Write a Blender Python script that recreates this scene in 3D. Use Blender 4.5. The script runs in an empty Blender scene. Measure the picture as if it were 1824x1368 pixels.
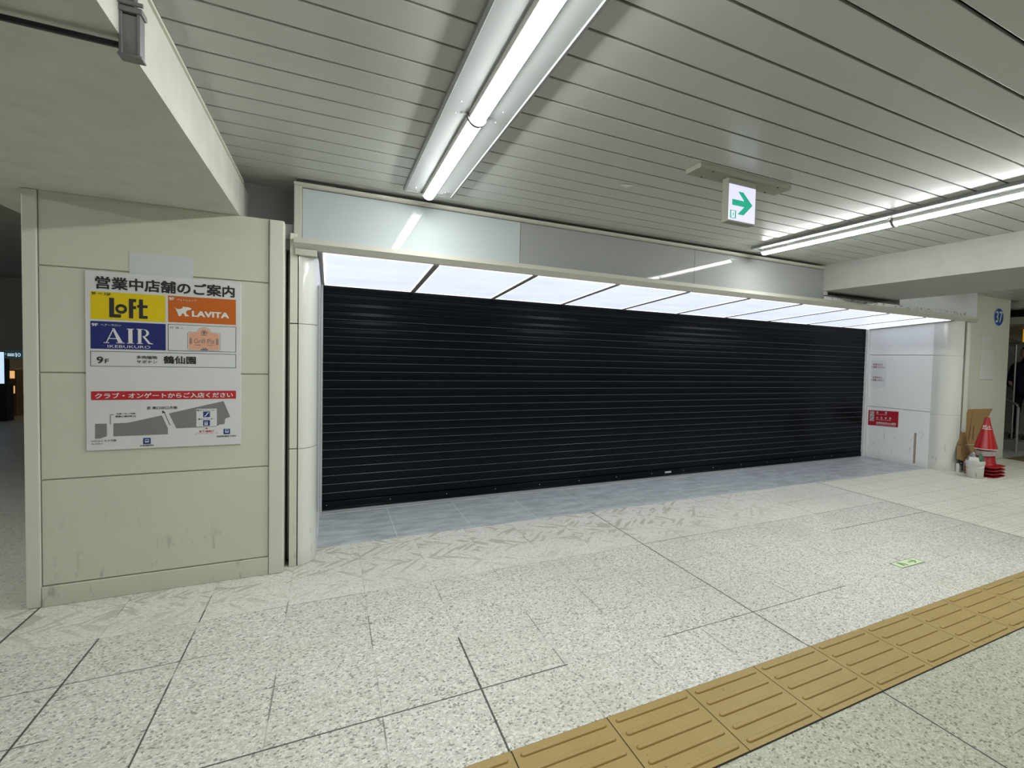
import bpy, bmesh, math, random
from mathutils import Vector, Matrix

S = bpy.context.scene
COL = S.collection
random.seed(7)
PI = math.pi

# ------------------------------------------------------------------ camera
F_PX, YAW, PITCH, ROLL, CX, CY, CAM_H = 927.26, .50846, -.036189, .02732, 1104.31, 673.87, 1.46
fw = Vector((math.sin(YAW) * math.cos(PITCH), math.cos(YAW) * math.cos(PITCH), math.sin(PITCH)))
rt = Vector((math.cos(YAW), -math.sin(YAW), 0))
up = rt.cross(fw)
rt2 = rt * math.cos(ROLL) + up * math.sin(ROLL)
up2 = rt2.cross(fw)
cam = bpy.data.cameras.new('camera')
cam.sensor_fit = 'HORIZONTAL'
cam.sensor_width = 36
cam.lens = F_PX / 1824 * 36
cam.shift_x = -(CX - 912) / 1824
cam.shift_y = (CY - 684) / 1824
cam.clip_start = .05
camo = bpy.data.objects.new('camera', cam)
m3 = Matrix((rt2, up2, -fw)).transposed()
camo.matrix_world = Matrix.Translation((0, 0, CAM_H)) @ m3.to_4x4()
COL.objects.link(camo)
S.camera = camo

# ------------------------------------------------------------------ world, exposure, light strengths
S.view_settings.view_transform = 'Standard'
S.view_settings.look = 'None'
S.view_settings.gamma = 1
S.view_settings.use_curve_mapping = False
S.view_settings.exposure = 0.22
w = bpy.data.worlds.new('world')
S.world = w
w.use_nodes = True
w.node_tree.nodes['Background'].inputs[0].default_value = (.80, .86, .78, 1)
w.node_tree.nodes['Background'].inputs[1].default_value = .35
TUBE = 58.0          # radiance of the lit tube diffusers
SOFFIT = 1.08         # radiance of the luminous canopy panels


# ------------------------------------------------------------------ node helpers
class NT:
    def __init__(s, m):
        s.t = m.node_tree
        s.n = s.t.nodes
        s.l = s.t.links

    def new(s, kind, **kw):
        n = s.n.new(kind)
        for k, v in kw.items():
            setattr(n, k, v)
        return n

    def put(s, inp, v):
        if isinstance(v, bpy.types.NodeSocket):
            s.l.new(v, inp)
        else:
            inp.default_value = v

    def m(s, op, a, b=0.0, c=0.0, clamp=False):
        n = s.new('ShaderNodeMath', operation=op, use_clamp=clamp)
        s.put(n.inputs[0], a)
        s.put(n.inputs[1], b)
        if len(n.inputs) > 2:
            s.put(n.inputs[2], c)
        return n.outputs[0]

    def pos(s):
        g = s.new('ShaderNodeNewGeometry')
        x = s.new('ShaderNodeSeparateXYZ')
        s.l.new(g.outputs['Position'], x.inputs[0])
        return g.outputs['Position'], x.outputs[0], x.outputs[1], x.outputs[2]

    def vec(s, x, y, z=0.0):
        n = s.new('ShaderNodeCombineXYZ')
        s.put(n.inputs[0], x)
        s.put(n.inputs[1], y)
        s.put(n.inputs[2], z)
        return n.outputs[0]

    def scale(s, v, sc):
        n = s.new('ShaderNodeVectorMath', operation='MULTIPLY')
        s.put(n.inputs[0], v)
        n.inputs[1].default_value = sc
        return n.outputs[0]

    def noise(s, v, scale, detail=2.0, rough=.5):
        n = s.new('ShaderNodeTexNoise')
        s.l.new(v, n.inputs['Vector'])
        n.inputs['Scale'].default_value = scale
        n.inputs['Detail'].default_value = detail
        n.inputs['Roughness'].default_value = rough
        return n.outputs[0]

    def step(s, v, lo, hi):          # smooth 0..1
        n = s.new('ShaderNodeMapRange', interpolation_type='SMOOTHSTEP')
        s.put(n.inputs[0], v)
        n.inputs[1].default_value = lo
        n.inputs[2].default_value = hi
        return n.outputs[0]

    def mix(s, f, a, b):
        n = s.new('ShaderNodeMix', data_type='RGBA')
        s.put(n.inputs[0], f)
        for i, v in ((6, a), (7, b)):
            if isinstance(v, (tuple, list)) and len(v) == 3:
                v = tuple(v) + (1,)
            s.put(n.inputs[i], v)
        return n.outputs[2]


MATS = {}


def srgb(r, g, b):
    return tuple(((c / 255 / 12.92) if c / 255 <= .04045 else ((c / 255 + .055) / 1.055) ** 2.4) for c in (r, g, b))


def mat(name, color, rough=.5, spec=.5, metal=0.0, var=.06, vscale=6.0, bump=0.0, bscale=80.0, coat=0.0, alpha=1.0, trans=0.0):
    if name in MATS:
        return MATS[name]
    m = bpy.data.materials.new(name)
    m.use_nodes = True
    t = NT(m)
    b = t.n['Principled BSDF']
    p, x, y, z = t.pos()
    nz = t.noise(p, vscale, 3)
    lo = tuple(c * (1 - var) for c in color)
    hi = tuple(min(1, c * (1 + var)) for c in color)
    t.put(b.inputs['Base Color'], t.mix(nz, lo, hi))
    b.inputs['Roughness'].default_value = rough
    b.inputs['Specular IOR Level'].default_value = spec
    b.inputs['Metallic'].default_value = metal
    b.inputs['Coat Weight'].default_value = coat
    b.inputs['Coat Roughness'].default_value = .05
    b.inputs['Alpha'].default_value = alpha
    b.inputs['Transmission Weight'].default_value = trans
    if bump:
        bn = t.new('ShaderNodeBump')
        bn.inputs['Strength'].default_value = bump
        bn.inputs['Distance'].default_value = .002
        t.l.new(t.noise(p, bscale, 2), bn.inputs['Height'])
        t.l.new(bn.outputs[0], b.inputs['Normal'])
    MATS[name] = m
    return m


def emat(name, color, strength):
    if name in MATS:
        return MATS[name]
    m = bpy.data.materials.new(name)
    m.use_nodes = True
    b = m.node_tree.nodes['Principled BSDF']
    b.inputs['Base Color'].default_value = tuple(c * .6 for c in color) + (1,)
    b.inputs['Emission Color'].default_value = tuple(color) + (1,)
    b.inputs['Emission Strength'].default_value = strength
    b.inputs['Roughness'].default_value = .35
    MATS[name] = m
    return m


def wall_mat(name, color, rough=.5, scuff=1.0, top=.75, coat=0.0, spec=.5, dark=(.10, .095, .075), fine=.05, bump=.25, mottle=2.2):
    """painted wall with scuffs that gather near the floor"""
    m = bpy.data.materials.new(name)
    m.use_nodes = True
    t = NT(m)
    b = t.n['Principled BSDF']
    p, x, y, z = t.pos()
    base = t.mix(t.noise(p, mottle, 3 if mottle < 3 else 5), tuple(c * (1 - fine) for c in color), tuple(min(1, c * (1 + fine)) for c in color))
    n1 = t.noise(t.scale(p, (9, 9, 4)), 1.3, 5, .62)
    n2 = t.noise(t.scale(p, (30, 30, 7)), 1.0, 2)
    h = t.m('SUBTRACT', 1.0, t.step(z, .02, top))
    thr = t.step(t.m('ADD', t.m('MULTIPLY', n1, .6), t.m('MULTIPLY', n2, .4)), .565, .67)
    f = t.m('MULTIPLY', t.m('MULTIPLY', thr, h), .8 * scuff, clamp=True)
    low = t.m('MULTIPLY', t.m('SUBTRACT', 1.0, t.step(z, .0, .13)), .22 * scuff)
    base = t.mix(f, base, dark)
    base = t.mix(low, base, (.20, .18, .13))
    t.put(b.inputs['Base Color'], base)
    b.inputs['Roughness'].default_value = rough
    b.inputs['Coat Weight'].default_value = coat
    b.inputs['Coat Roughness'].default_value = .04
    b.inputs['Specular IOR Level'].default_value = spec
    bn = t.new('ShaderNodeBump')
    bn.inputs['Strength'].default_value = bump
    bn.inputs['Distance'].default_value = .001
    t.l.new(t.noise(p, 160, 2), bn.inputs['Height'])
    t.l.new(bn.outputs[0], b.inputs['Normal'])
    MATS[name] = m
    return m


# ------------------------------------------------------------------ mesh helpers
class MB:
    def __init__(s):
        s.bm = bmesh.new()
        s.mi = 0

    def face(s, vs):
        try:
            f = s.bm.faces.new(vs)
            f.material_index = s.mi
            return f
        except ValueError:
            return None

    def box(s, a, b, bev=0.0):
        x0, y0, z0 = (min(a[i], b[i]) for i in range(3))
        x1, y1, z1 = (max(a[i], b[i]) for i in range(3))
        v = [s.bm.verts.new(q) for q in ((x0, y0, z0), (x1, y0, z0), (x1, y1, z0), (x0, y1, z0),
                                         (x0, y0, z1), (x1, y0, z1), (x1, y1, z1), (x0, y1, z1))]
        fs = [s.face([v[i] for i in q]) for q in ((3, 2, 1, 0), (4, 5, 6, 7), (0, 1, 5, 4), (1, 2, 6, 5), (2, 3, 7, 6), (3, 0, 4, 7))]
        if bev:
            es = list({e for f in fs for e in f.edges})
            r = bmesh.ops.bevel(s.bm, geom=es, offset=bev, segments=2, profile=.5, affect='EDGES')
            for f in r['faces']:
                f.material_index = s.mi
        return s

    def prism(s, prof, axis, a, b):
        """profile in the two other axes (in order), extruded along axis from a to b"""
        def P(q, t):
            q = list(q)
            q.insert(axis, t)
            return q
        v0 = [s.bm.verts.new(P(q, a)) for q in prof]
        v1 = [s.bm.verts.new(P(q, b)) for q in prof]
        n = len(prof)
        for i in range(n):
            s.face([v0[i], v0[(i + 1) % n], v1[(i + 1) % n], v1[i]])
        s.face(v0[::-1])
        s.face(v1)
        return s

    def tube(s, pts, r, seg=12, caps=True):
        pts = [Vector(p) for p in pts]
        rings = []
        for i, p in enumerate(pts):
            d = (pts[min(i + 1, len(pts) - 1)] - pts[max(i - 1, 0)]).normalized()
            a = Vector((0, 0, 1)) if abs(d.z) < .9 else Vector((1, 0, 0))
            u = d.cross(a).normalized()
            v = d.cross(u)
            rr = r[i] if isinstance(r, (list, tuple)) else r
            rings.append([s.bm.verts.new(p + (u * math.cos(2 * PI * k / seg) + v * math.sin(2 * PI * k / seg)) * rr) for k in range(seg)])
        for A, B in zip(rings, rings[1:]):
            for k in range(seg):
                f = s.face([A[k], A[(k + 1) % seg], B[(k + 1) % seg], B[k]])
                if f:
                    f.smooth = True
        if caps:
            s.face(rings[0][::-1])
            s.face(rings[-1])
        return s

    def lathe(s, prof, c, seg=32, a0=0.0, a1=2 * PI, cap=True):
        full = abs(a1 - a0 - 2 * PI) < 1e-6
        n = seg if full else seg + 1
        rings = []
        for r, z in prof:
            if r < 1e-6:
                v = s.bm.verts.new((c[0], c[1], c[2] + z))
                rings.append([v] * n)
            else:
                rings.append([s.bm.verts.new((c[0] + r * math.cos(a0 + (a1 - a0) * k / seg), c[1] + r * math.sin(a0 + (a1 - a0) * k / seg), c[2] + z)) for k in range(n)])
        for A, B in zip(rings, rings[1:]):
            for k in range(n if full else n - 1):
                vs = []
                for v in (A[k], A[(k + 1) % n], B[(k + 1) % n], B[k]):
                    if v not in vs:
                        vs.append(v)
                if len(vs) > 2:
                    f = s.face(vs)
                    if f:
                        f.smooth = True
        return s

    def poly(s, pts, plane, off=.0008):
        v = [s.bm.verts.new(plane(u, t, off)) for u, t in pts]
        s.face(v)
        return s

    def rect(s, u0, v0, u1, v1, plane, off=.0008):
        return s.poly([(u0, v0), (u1, v0), (u1, v1), (u0, v1)], plane, off)

    def ring(s, c, ro, ri, plane, off=.0008, seg=28):
        a = [(c[0] + ro[0] * math.cos(2 * PI * k / seg), c[1] + ro[1] * math.sin(2 * PI * k / seg)) for k in range(seg)]
        b = [(c[0] + ri[0] * math.cos(2 * PI * k / seg), c[1] + ri[1] * math.sin(2 * PI * k / seg)) for k in range(seg)]
        A = [s.bm.verts.new(plane(u, t, off)) for u, t in a]
        B = [s.bm.verts.new(plane(u, t, off)) for u, t in b]
        for k in range(seg):
            s.face([A[k], A[(k + 1) % seg], B[(k + 1) % seg], B[k]])
        return s

    def disc(s, c, r, plane, off=.0008, seg=28):
        return s.poly([(c[0] + r[0] * math.cos(2 * PI * k / seg), c[1] + r[1] * math.sin(2 * PI * k / seg)) for k in range(seg)], plane, off)

    def line(s, a, b, wd, plane, off=.0008):
        a, b = Vector(a), Vector(b)
        d = (b - a).normalized()
        n = Vector((-d.y, d.x)) * wd / 2
        return s.poly([tuple(a + n), tuple(b + n), tuple(b - n), tuple(a - n)], plane, off)

    def frame(s, u0, v0, u1, v1, wd, plane, off=.0008):
        s.rect(u0, v0, u1, v0 + wd, plane, off)
        s.rect(u0, v1 - wd, u1, v1, plane, off)
        s.rect(u0, v0 + wd, u0 + wd * (1 if u1 > u0 else -1), v1 - wd, plane, off)
        s.rect(u1 - wd * (1 if u1 > u0 else -1), v0 + wd, u1, v1 - wd, plane, off)
        return s

    def text(s, body, box, plane, off=.0008, bold=0.0, res=3):
        """lettering fitted to box (u_left, v_bottom, u_right, v_top)"""
        c = bpy.data.curves.new('t', 'FONT')
        c.body = body
        c.resolution_u = res
        o = bpy.data.objects.new('t', c)
        COL.objects.link(o)
        bpy.context.view_layer.update()
        me = bpy.data.meshes.new_from_object(o.evaluated_get(bpy.context.evaluated_depsgraph_get()))
        bpy.data.objects.remove(o)
        bpy.data.curves.remove(c)
        xs = [v.co.x for v in me.vertices]
        ys = [v.co.y for v in me.vertices]
        x0, x1, y0, y1 = min(xs), max(xs), min(ys), max(ys)
        u0, v0, u1, v1 = box
        e = bold * .8
        shifts = [(0, 0)] if not bold else [(e, e), (-e, e), (e, -e), (-e, -e), (e, 0), (-e, 0)]
        x0, x1, y0, y1 = x0 - e, x1 + e, y0 - e, y1 + e
        for ks, (sx, sy) in enumerate(shifts):                       # thickened strokes: the same outline printed with tiny shifts
            vs = [s.bm.verts.new(plane(u0 + (v.co.x + sx - x0) / (x1 - x0) * (u1 - u0), v0 + (v.co.y + sy - y0) / max(y1 - y0, 1e-6) * (v1 - v0), off + ks * .00012)) for v in me.vertices]
            for p in me.polygons:
                s.face([vs[i] for i in p.vertices])
        bpy.data.meshes.remove(me)
        return s


def root_loc(o):
    while o.parent:
        o = o.parent
    return o.location.copy()


def obj(name, mb, mats, parent=None, smooth=False, label=None, recalc=True, kind=None):
    me = bpy.data.meshes.new(name)
    if parent:
        L = root_loc(parent)
        bmesh.ops.translate(mb.bm, verts=mb.bm.verts, vec=-L)
    if recalc:
        bmesh.ops.recalc_face_normals(mb.bm, faces=mb.bm.faces)
    if smooth:
        for f in mb.bm.faces:
            f.smooth = True
    mb.bm.normal_update()
    for e in mb.bm.edges:
        if len(e.link_faces) == 2 and e.calc_face_angle(0) > .7:
            e.smooth = False
    mb.bm.to_mesh(me)
    mb.bm.free()
    for m in (mats if isinstance(mats, (list, tuple)) else [mats]):
        me.materials.append(m)
    o = bpy.data.objects.new(name, me)
    COL.objects.link(o)
    if parent:
        o.parent = parent
    if label:
        o['label'] = label
    if kind:
        o['kind'] = kind
    return o


def thing(name, label, cat, loc, group=None):
    o = bpy.data.objects.new(name, None)
    o.empty_display_size = .1
    COL.objects.link(o)
    o.location = loc
    return tag(o, label, cat, group)


def tag(o, label, cat, group=None):
    o['label'] = label
    o['category'] = cat
    if group:
        o['group'] = group
    return o


def struct(name, mb, mats, label=None, **kw):
    o = obj(name, mb, mats, **kw)
    o['kind'] = 'structure'
    if label:
        o['label'] = label
    return o


# ------------------------------------------------------------------ materials
def floor_material():
    m = bpy.data.materials.new('terrazzo')
    m.use_nodes = True
    t = NT(m)
    b = t.n['Principled BSDF']
    p, x, y, z = t.pos()
    # chips
    vo = t.new('ShaderNodeTexVoronoi')
    vo.inputs['Scale'].default_value = 115
    t.l.new(t.scale(p, (1, 1, 0)), vo.inputs['Vector'])
    sep = t.new('ShaderNodeSeparateColor')
    t.l.new(vo.outputs['Color'], sep.inputs[0])
    rnd = sep.outputs[0]
    n_f = t.noise(p, 105, 3, .62)
    n_m = t.noise(p, 42, 3, .6)
    n_l = t.noise(p, 1.6, 4, .6)
    tr = t.new('ShaderNodeTexWhiteNoise', noise_dimensions='2D')
    t.put(tr.inputs['Vector'], t.vec(t.m('FLOOR', t.m('DIVIDE', t.m('SUBTRACT', x, .1925), .3975)), t.m('FLOOR', t.m('DIVIDE', t.m('SUBTRACT', y, 2.228), .412))))
    col = t.mix(t.step(rnd, .2, .95), (.52, .52, .47), (.76, .76, .70))
    col = t.mix(t.m('MULTIPLY', tr.outputs[0], .2), col, (.48, .47, .40))
    col = t.mix(t.m('MULTIPLY', t.step(n_m, .45, .65), .45), col, (.44, .43, .36))
    spk = t.m('MULTIPLY', t.step(n_f, .60, .66), .85)
    col = t.mix(spk, col, (.15, .148, .12))
    col = t.mix(t.m('MULTIPLY', t.m('LESS_THAN', rnd, .085), .72), col, (.16, .155, .13))
    # ribbed, paler tile type along the shop front; colour scaled darker and greener beyond the guide strip
    front = t.m('MULTIPLY', t.m('GREATER_THAN', y, 3.466), t.m('LESS_THAN', x, 5.3))
    col = t.mix(t.m('MULTIPLY', front, .42), col, (.74, .735, .665))
    col = t.mix(t.m('LESS_THAN', y, 1.404), col, t.scale(col, (.70, .715, .62)))
    # worn diagonal relief close to the shop front
    tx = t.m('FLOOR', t.m('DIVIDE', t.m('SUBTRACT', x, .1925), .3975))
    ty = t.m('FLOOR', t.m('DIVIDE', t.m('SUBTRACT', y, 2.228), .206))
    par = t.m('SUBTRACT', t.m('MULTIPLY', t.m('MODULO', t.m('ADD', t.m('ADD', tx, ty), 400.0), 2.0), 2.0), 1.0)
    ua = t.m('ADD', x, t.m('MULTIPLY', y, par))
    va = t.m('SUBTRACT', x, t.m('MULTIPLY', y, par))
    bars = t.noise(t.vec(t.m('MULTIPLY', ua, 3.4), t.m('MULTIPLY', va, 17.0), t.m('MULTIPLY', t.m('ADD', tx, t.m('MULTIPLY', ty, 7.0)), 3.7)), 1.0, 1.5, .4)
    zone = t.m('MULTIPLY', t.step(y, 3.25, 3.95), t.step(t.noise(p, 3.1, 2), .30, .5))
    zone = t.m('MULTIPLY', t.m('MULTIPLY', zone, t.m('GREATER_THAN', x, -1.5)), t.m('SUBTRACT', 1.0, t.step(x, 3.0, 4.8)))
    col = t.mix(t.m('MULTIPLY', t.m('MULTIPLY', t.step(bars, .55, .60), zone), .7), col, (.36, .345, .275))
    # broad wear
    col = t.mix(t.m('MULTIPLY', t.step(n_l, .42, .72), .22), col, (.40, .38, .30))
    # joints
    jx = t.m('ABSOLUTE', t.m('SUBTRACT', t.m('FRACT', t.m('ADD', t.m('DIVIDE', t.m('SUBTRACT', x, .1925), .3975), .5)), .5))
    jy = t.m('ABSOLUTE', t.m('SUBTRACT', t.m('FRACT', t.m('ADD', t.m('DIVIDE', t.m('SUBTRACT', y, 2.228), .412), .5)), .5))
    dx = t.m('MULTIPLY', jx, .3975)
    dy = t.m('MULTIPLY', jy, .412)
    nj = t.noise(p, 2.7, 3)
    wob = t.m('MULTIPLY', t.m('SUBTRACT', t.noise(p, 60, 2), .5), .003)
    wdt = t.m('ADD', .0012, t.m('MULTIPLY', t.step(nj, .52, .62), .0018))
    near = t.m('MAXIMUM', t.m('LESS_THAN', t.m('ADD', dx, wob), wdt), t.m('LESS_THAN', t.m('ADD', dy, wob), wdt))
    col = t.mix(t.m('MULTIPLY', near, t.m('ADD', .38, t.m('MULTIPLY', t.step(nj, .50, .62), .4))), col, (.13, .125, .10))

    def dark(d, cond, wd, nlo=.28):
        k = t.m('LESS_THAN', t.m('ADD', t.m('ABSOLUTE', d), wob), wd)
        k = t.m('MULTIPLY', k, cond)
        return t.m('MULTIPLY', k, t.step(t.noise(p, 4.3, 2), nlo, nlo + .12))
    one = t.m('ADD', 1.0, 0.0)
    lines = [dark(t.m('SUBTRACT', x, 2.18), one, .0042, .1),
             dark(t.m('SUBTRACT', x, -.998), t.m('LESS_THAN', y, 3.466), .0042, .1),
             dark(t.m('SUBTRACT', x, -1.395), t.m('GREATER_THAN', y, 3.3), .0055, .1),
             dark(t.m('SUBTRACT', x, .588), t.m('LESS_THAN', y, 2.7), .0042),
             dark(t.m('SUBTRACT', x, -.602), t.m('LESS_THAN', y, 3.6), .0032, .33),
             dark(t.m('SUBTRACT', y, 2.228), t.m('LESS_THAN', x, 1.0), .004, .15),
             dark(t.m('SUBTRACT', y, 2.228), t.m('MULTIPLY', t.m('GREATER_THAN', x, 1.55), t.m('LESS_THAN', x, 3.0)), .0032, .25),
             dark(t.m('SUBTRACT', y, 2.64), t.m('LESS_THAN', x, -.9), .003, .15),
             dark(t.m('SUBTRACT', y, 3.05), t.m('LESS_THAN', x, -.6), .003, .15),
             dark(t.m('SUBTRACT', y, 3.466), t.m('GREATER_THAN', x, 2.2), .0028, .34),
             dark(t.m('SUBTRACT', y, 3.05), t.m('GREATER_THAN', x, 3.9), .0045, .3),
             dark(t.m('SUBTRACT', x, 5.30), t.m('LESS_THAN', y, 4.4), .006, .0)]
    tot = lines[0]
    for q in lines[1:]:
        tot = t.m('MAXIMUM', tot, q)
    col = t.mix(t.m('MULTIPLY', tot, .9), col, (.035, .034, .032))
    t.put(b.inputs['Base Color'], col)
    t.put(b.inputs['Roughness'], t.m('ADD', .36, t.m('MULTIPLY', n_m, .2)))
    b.inputs['Specular IOR Level'].default_value = .4
    bn = t.new('ShaderNodeBump')
    bn.inputs['Strength'].default_value = .35
    bn.inputs['Distance'].default_value = .002
    t.put(bn.inputs['Height'], t.m('SUBTRACT', t.m('MULTIPLY', n_f, .4), t.m('MAXIMUM', near, tot)))
    t.l.new(bn.outputs[0], b.inputs['Normal'])
    return m


def slate_material():
    m = bpy.data.materials.new('slate_tile')
    m.use_nodes = True
    t = NT(m)
    b = t.n['Principled BSDF']
    p, x, y, z = t.pos()
    n1 = t.noise(t.scale(p, (3, 7, 1)), 1.4, 6, .65)
    n2 = t.noise(t.scale(p, (10, 26, 1)), 1.0, 5, .7)
    col = t.mix(t.step(n1, .3, .72), (.31, .335, .355), (.52, .55, .57))
    col = t.mix(t.m('MULTIPLY', t.step(n2, .55, .75), .5), col, (.36, .38, .40))
    dx = t.m('MULTIPLY', t.m('ABSOLUTE', t.m('SUBTRACT', t.m('FRACT', t.m('ADD', t.m('DIVIDE', t.m('SUBTRACT', x, .475), .586), .5)), .5)), .586)
    dy = t.m('MULTIPLY', t.m('ABSOLUTE', t.m('SUBTRACT', t.m('FRACT', t.m('ADD', t.m('DIVIDE', t.m('SUBTRACT', y, 4.71), .292), .5)), .5)), .292)
    j = t.m('MAXIMUM', t.m('LESS_THAN', dx, .0032), t.m('LESS_THAN', dy, .0032))
    col = t.mix(t.m('MULTIPLY', j, .75), col, (.66, .69, .71))
    t.put(b.inputs['Base Color'], col)
    b.inputs['Roughness'].default_value = .42
    bn = t.new('ShaderNodeBump')
    bn.inputs['Strength'].default_value = .15
    bn.inputs['Distance'].default_value = .003
    t.l.new(n2, bn.inputs['Height'])
    t.l.new(bn.outputs[0], b.inputs['Normal'])
    return m


def shutter_material():
    m = bpy.data.materials.new('shutter_paint')
    m.use_nodes = True
    t = NT(m)
    b = t.n['Principled BSDF']
    p, x, y, z = t.pos()
    n1 = t.noise(t.scale(p, (2.2, 1, 4)), 1.0, 5, .6)
    n2 = t.noise(t.scale(p, (6, 1, 14)), 2.0, 4, .7)
    sm = t.m('MULTIPLY', t.m('MULTIPLY', t.step(n1, .60, .72), t.step(n2, .5, .7)), .35)
    col = t.mix(sm, (.0028, .0046, .0080), (.022, .027, .034))
    t.put(b.inputs['Base Color'], col)
    t.put(b.inputs['Roughness'], t.m('ADD', .17, t.m('MULTIPLY', n1, .08)))
    b.inputs['Specular IOR Level'].default_value = .14
    return m


def slat_material():
    m = bpy.data.materials.new('ceiling_slat')
    m.use_nodes = True
    t = NT(m)
    b = t.n['Principled BSDF']
    p, x, y, z = t.pos()
    nl = t.noise(p, 1.1, 3)
    col = t.mix(nl, (.46, .47, .445), (.53, .54, .51))
    dots = t.step(t.noise(p, 70, 2, .6), .70, .76)
    col = t.mix(t.m('MULTIPLY', dots, .5), col, (.22, .21, .17))
    t.put(b.inputs['Base Color'], col)
    b.inputs['Roughness'].default_value = .30
    b.inputs['Specular IOR Level'].default_value = .45
    bn = t.new('ShaderNodeBump')
    bn.inputs['Strength'].default_value = .12
    bn.inputs['Distance'].default_value = .004
    t.l.new(t.noise(p, 3.0, 2), bn.inputs['Height'])
    t.l.new(bn.outputs[0], b.inputs['Normal'])
    return m


def fascia_stain_material():
    m = bpy.data.materials.new('fascia_stained')
    m.use_nodes = True
    t = NT(m)
    b = t.n['Principled BSDF']
    p, x, y, z = t.pos()
    n = t.noise(t.scale(p, (9, 1, 22)), 1.5, 4, .65)
    band = t.m('MULTIPLY', t.step(z, 2.205, 2.22), t.m('SUBTRACT', 1.0, t.step(z, 2.25, 2.275)))
    f = t.m('MULTIPLY', t.m('MULTIPLY', t.step(n, .54, .60), band), t.m('LESS_THAN', x, 7.9))
    t.put(b.inputs['Base Color'], t.mix(t.m('MULTIPLY', f, .75), (.80, .82, .82), (.19, .20, .10)))
    b.inputs['Roughness'].default_value = .3
    return m


M_floor = floor_material()
M_slate = slate_material()
M_shut = shutter_material()
M_slat = slat_material()
M_stain = fascia_stain_material()
M_pillar = wall_mat('pillar_paint', (.60, .595, .50), rough=.55, scuff=.5, top=.7)
M_post = wall_mat('pillar_corner_paint', (.64, .635, .55), rough=.5, scuff=.45, top=.8)
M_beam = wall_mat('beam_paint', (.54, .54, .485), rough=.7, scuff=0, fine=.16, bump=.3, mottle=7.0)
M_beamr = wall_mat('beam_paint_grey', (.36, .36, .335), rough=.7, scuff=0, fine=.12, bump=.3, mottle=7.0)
M_wallw = wall_mat('white_panel', (.90, .915, .89), rough=.32, scuff=.9, top=.75, coat=.0, fine=.03, bump=.05)
M_colw = wall_mat('white_enamel', (.70, .705, .655), rough=.12, scuff=.7, top=.55, coat=.3, fine=.02, bump=.0)
M_cream = wall_mat('cream_pillar', (.70, .695, .59), rough=.6, scuff=.5, top=.5)
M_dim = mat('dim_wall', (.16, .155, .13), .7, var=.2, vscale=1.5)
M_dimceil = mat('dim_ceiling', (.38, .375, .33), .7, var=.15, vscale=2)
M_black = mat('black_void', (.012, .012, .012), .8)
M_gap = mat('gap_dark', (.045, .042, .036), .8, var=.3, vscale=20)
M_gray = mat('gray_paint', (.34, .345, .34), .6, var=.05)
M_trim = mat('trim_paint', (.50, .49, .43), .5, var=.08, vscale=12)
M_trimd = mat('trim_shadow', (.14, .135, .115), .6, var=.2, vscale=15)
M_alu = mat('aluminium', (.62, .63, .64), .35, metal=.6, var=.05)
M_frame = mat('soffit_frame', (.33, .32, .31), .4, metal=.3, var=.05)
M_white = mat('white_plastic', (.78, .78, .76), .35, var=.02)
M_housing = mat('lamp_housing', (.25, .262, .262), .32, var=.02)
M_acry = mat('white_acrylic', (.47, .515, .535), .035, spec=.09, var=.02, vscale=2)
M_panelg = mat('fascia_gray', (.34, .35, .34), .05, spec=.17, var=.03, vscale=2)
M_tube = emat('lit_diffuser', (.97, 1.0, .965), TUBE)
M_print = mat('print_black', (.022, .022, .024), .6, var=.1)
M_board = mat('print_white', (.66, .67, .67), .45, var=.02)
M_yel = mat('print_yellow', srgb(222, 196, 8), .5, var=.02)
M_org = mat('print_orange', srgb(196, 98, 26), .5, var=.02)
M_navy = mat('print_navy', srgb(32, 40, 112), .5, var=.02)
M_red = mat('print_red', srgb(186, 36, 50), .5, var=.02)
M_redw = mat('red_plate', srgb(176, 34, 48), .4, var=.03)
M_pw = mat('print_pale', (.74, .74, .72), .5, var=.02)
M_mapg = mat('map_gray', (.20, .20, .195), .55, var=.03)
M_icon = mat('icon_blue', srgb(30, 55, 125), .5, var=.02)
M_peach = mat('badge_peach', srgb(222, 166, 140), .5, var=.02)
M_redt = mat('text_red', srgb(190, 60, 55), .6, var=.05)
M_blue = mat('sign_blue', srgb(28, 78, 160), .35, var=.03)
M_paper = mat('paper', (.60, .615, .64), .6, var=.02)
M_plate = mat('blank_plate', (.72, .73, .70), .4, var=.03)


# planes: (u, v, offset towards the viewer) -> world
def pl_y(y):
    return lambda u, v, off: (u, y - off, v)


def pl_x(x):
    return lambda u, v, off: (x - off, u, v)


def pl_z(z):
    return lambda u, v, off: (u, v, z + off)


# ================================================================== SETTING
ZC = 2.6
# floor
f = MB()
f.box((-16, -13, -.1), (16, 26, 0))
struct('floor', f, M_floor, 'pale speckled terrazzo tile floor')
f = MB()
f.box((-.075, 4.407, 0), (7.57, 5.45, .004))
struct('floor_recess', f, M_slate, 'grey slate-look tile strip in front of the black shutter')
f = MB()
f.box((-.06, 5.30, .004), (7.52, 5.345, .007))
f.box((-.06, 5.345, .004), (7.52, 5.43, .009))
struct('threshold', f, mat('threshold_metal', (.62, .64, .63), .3, metal=.5, var=.15, vscale=20), 'metal sill strip under the shutter')

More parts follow.
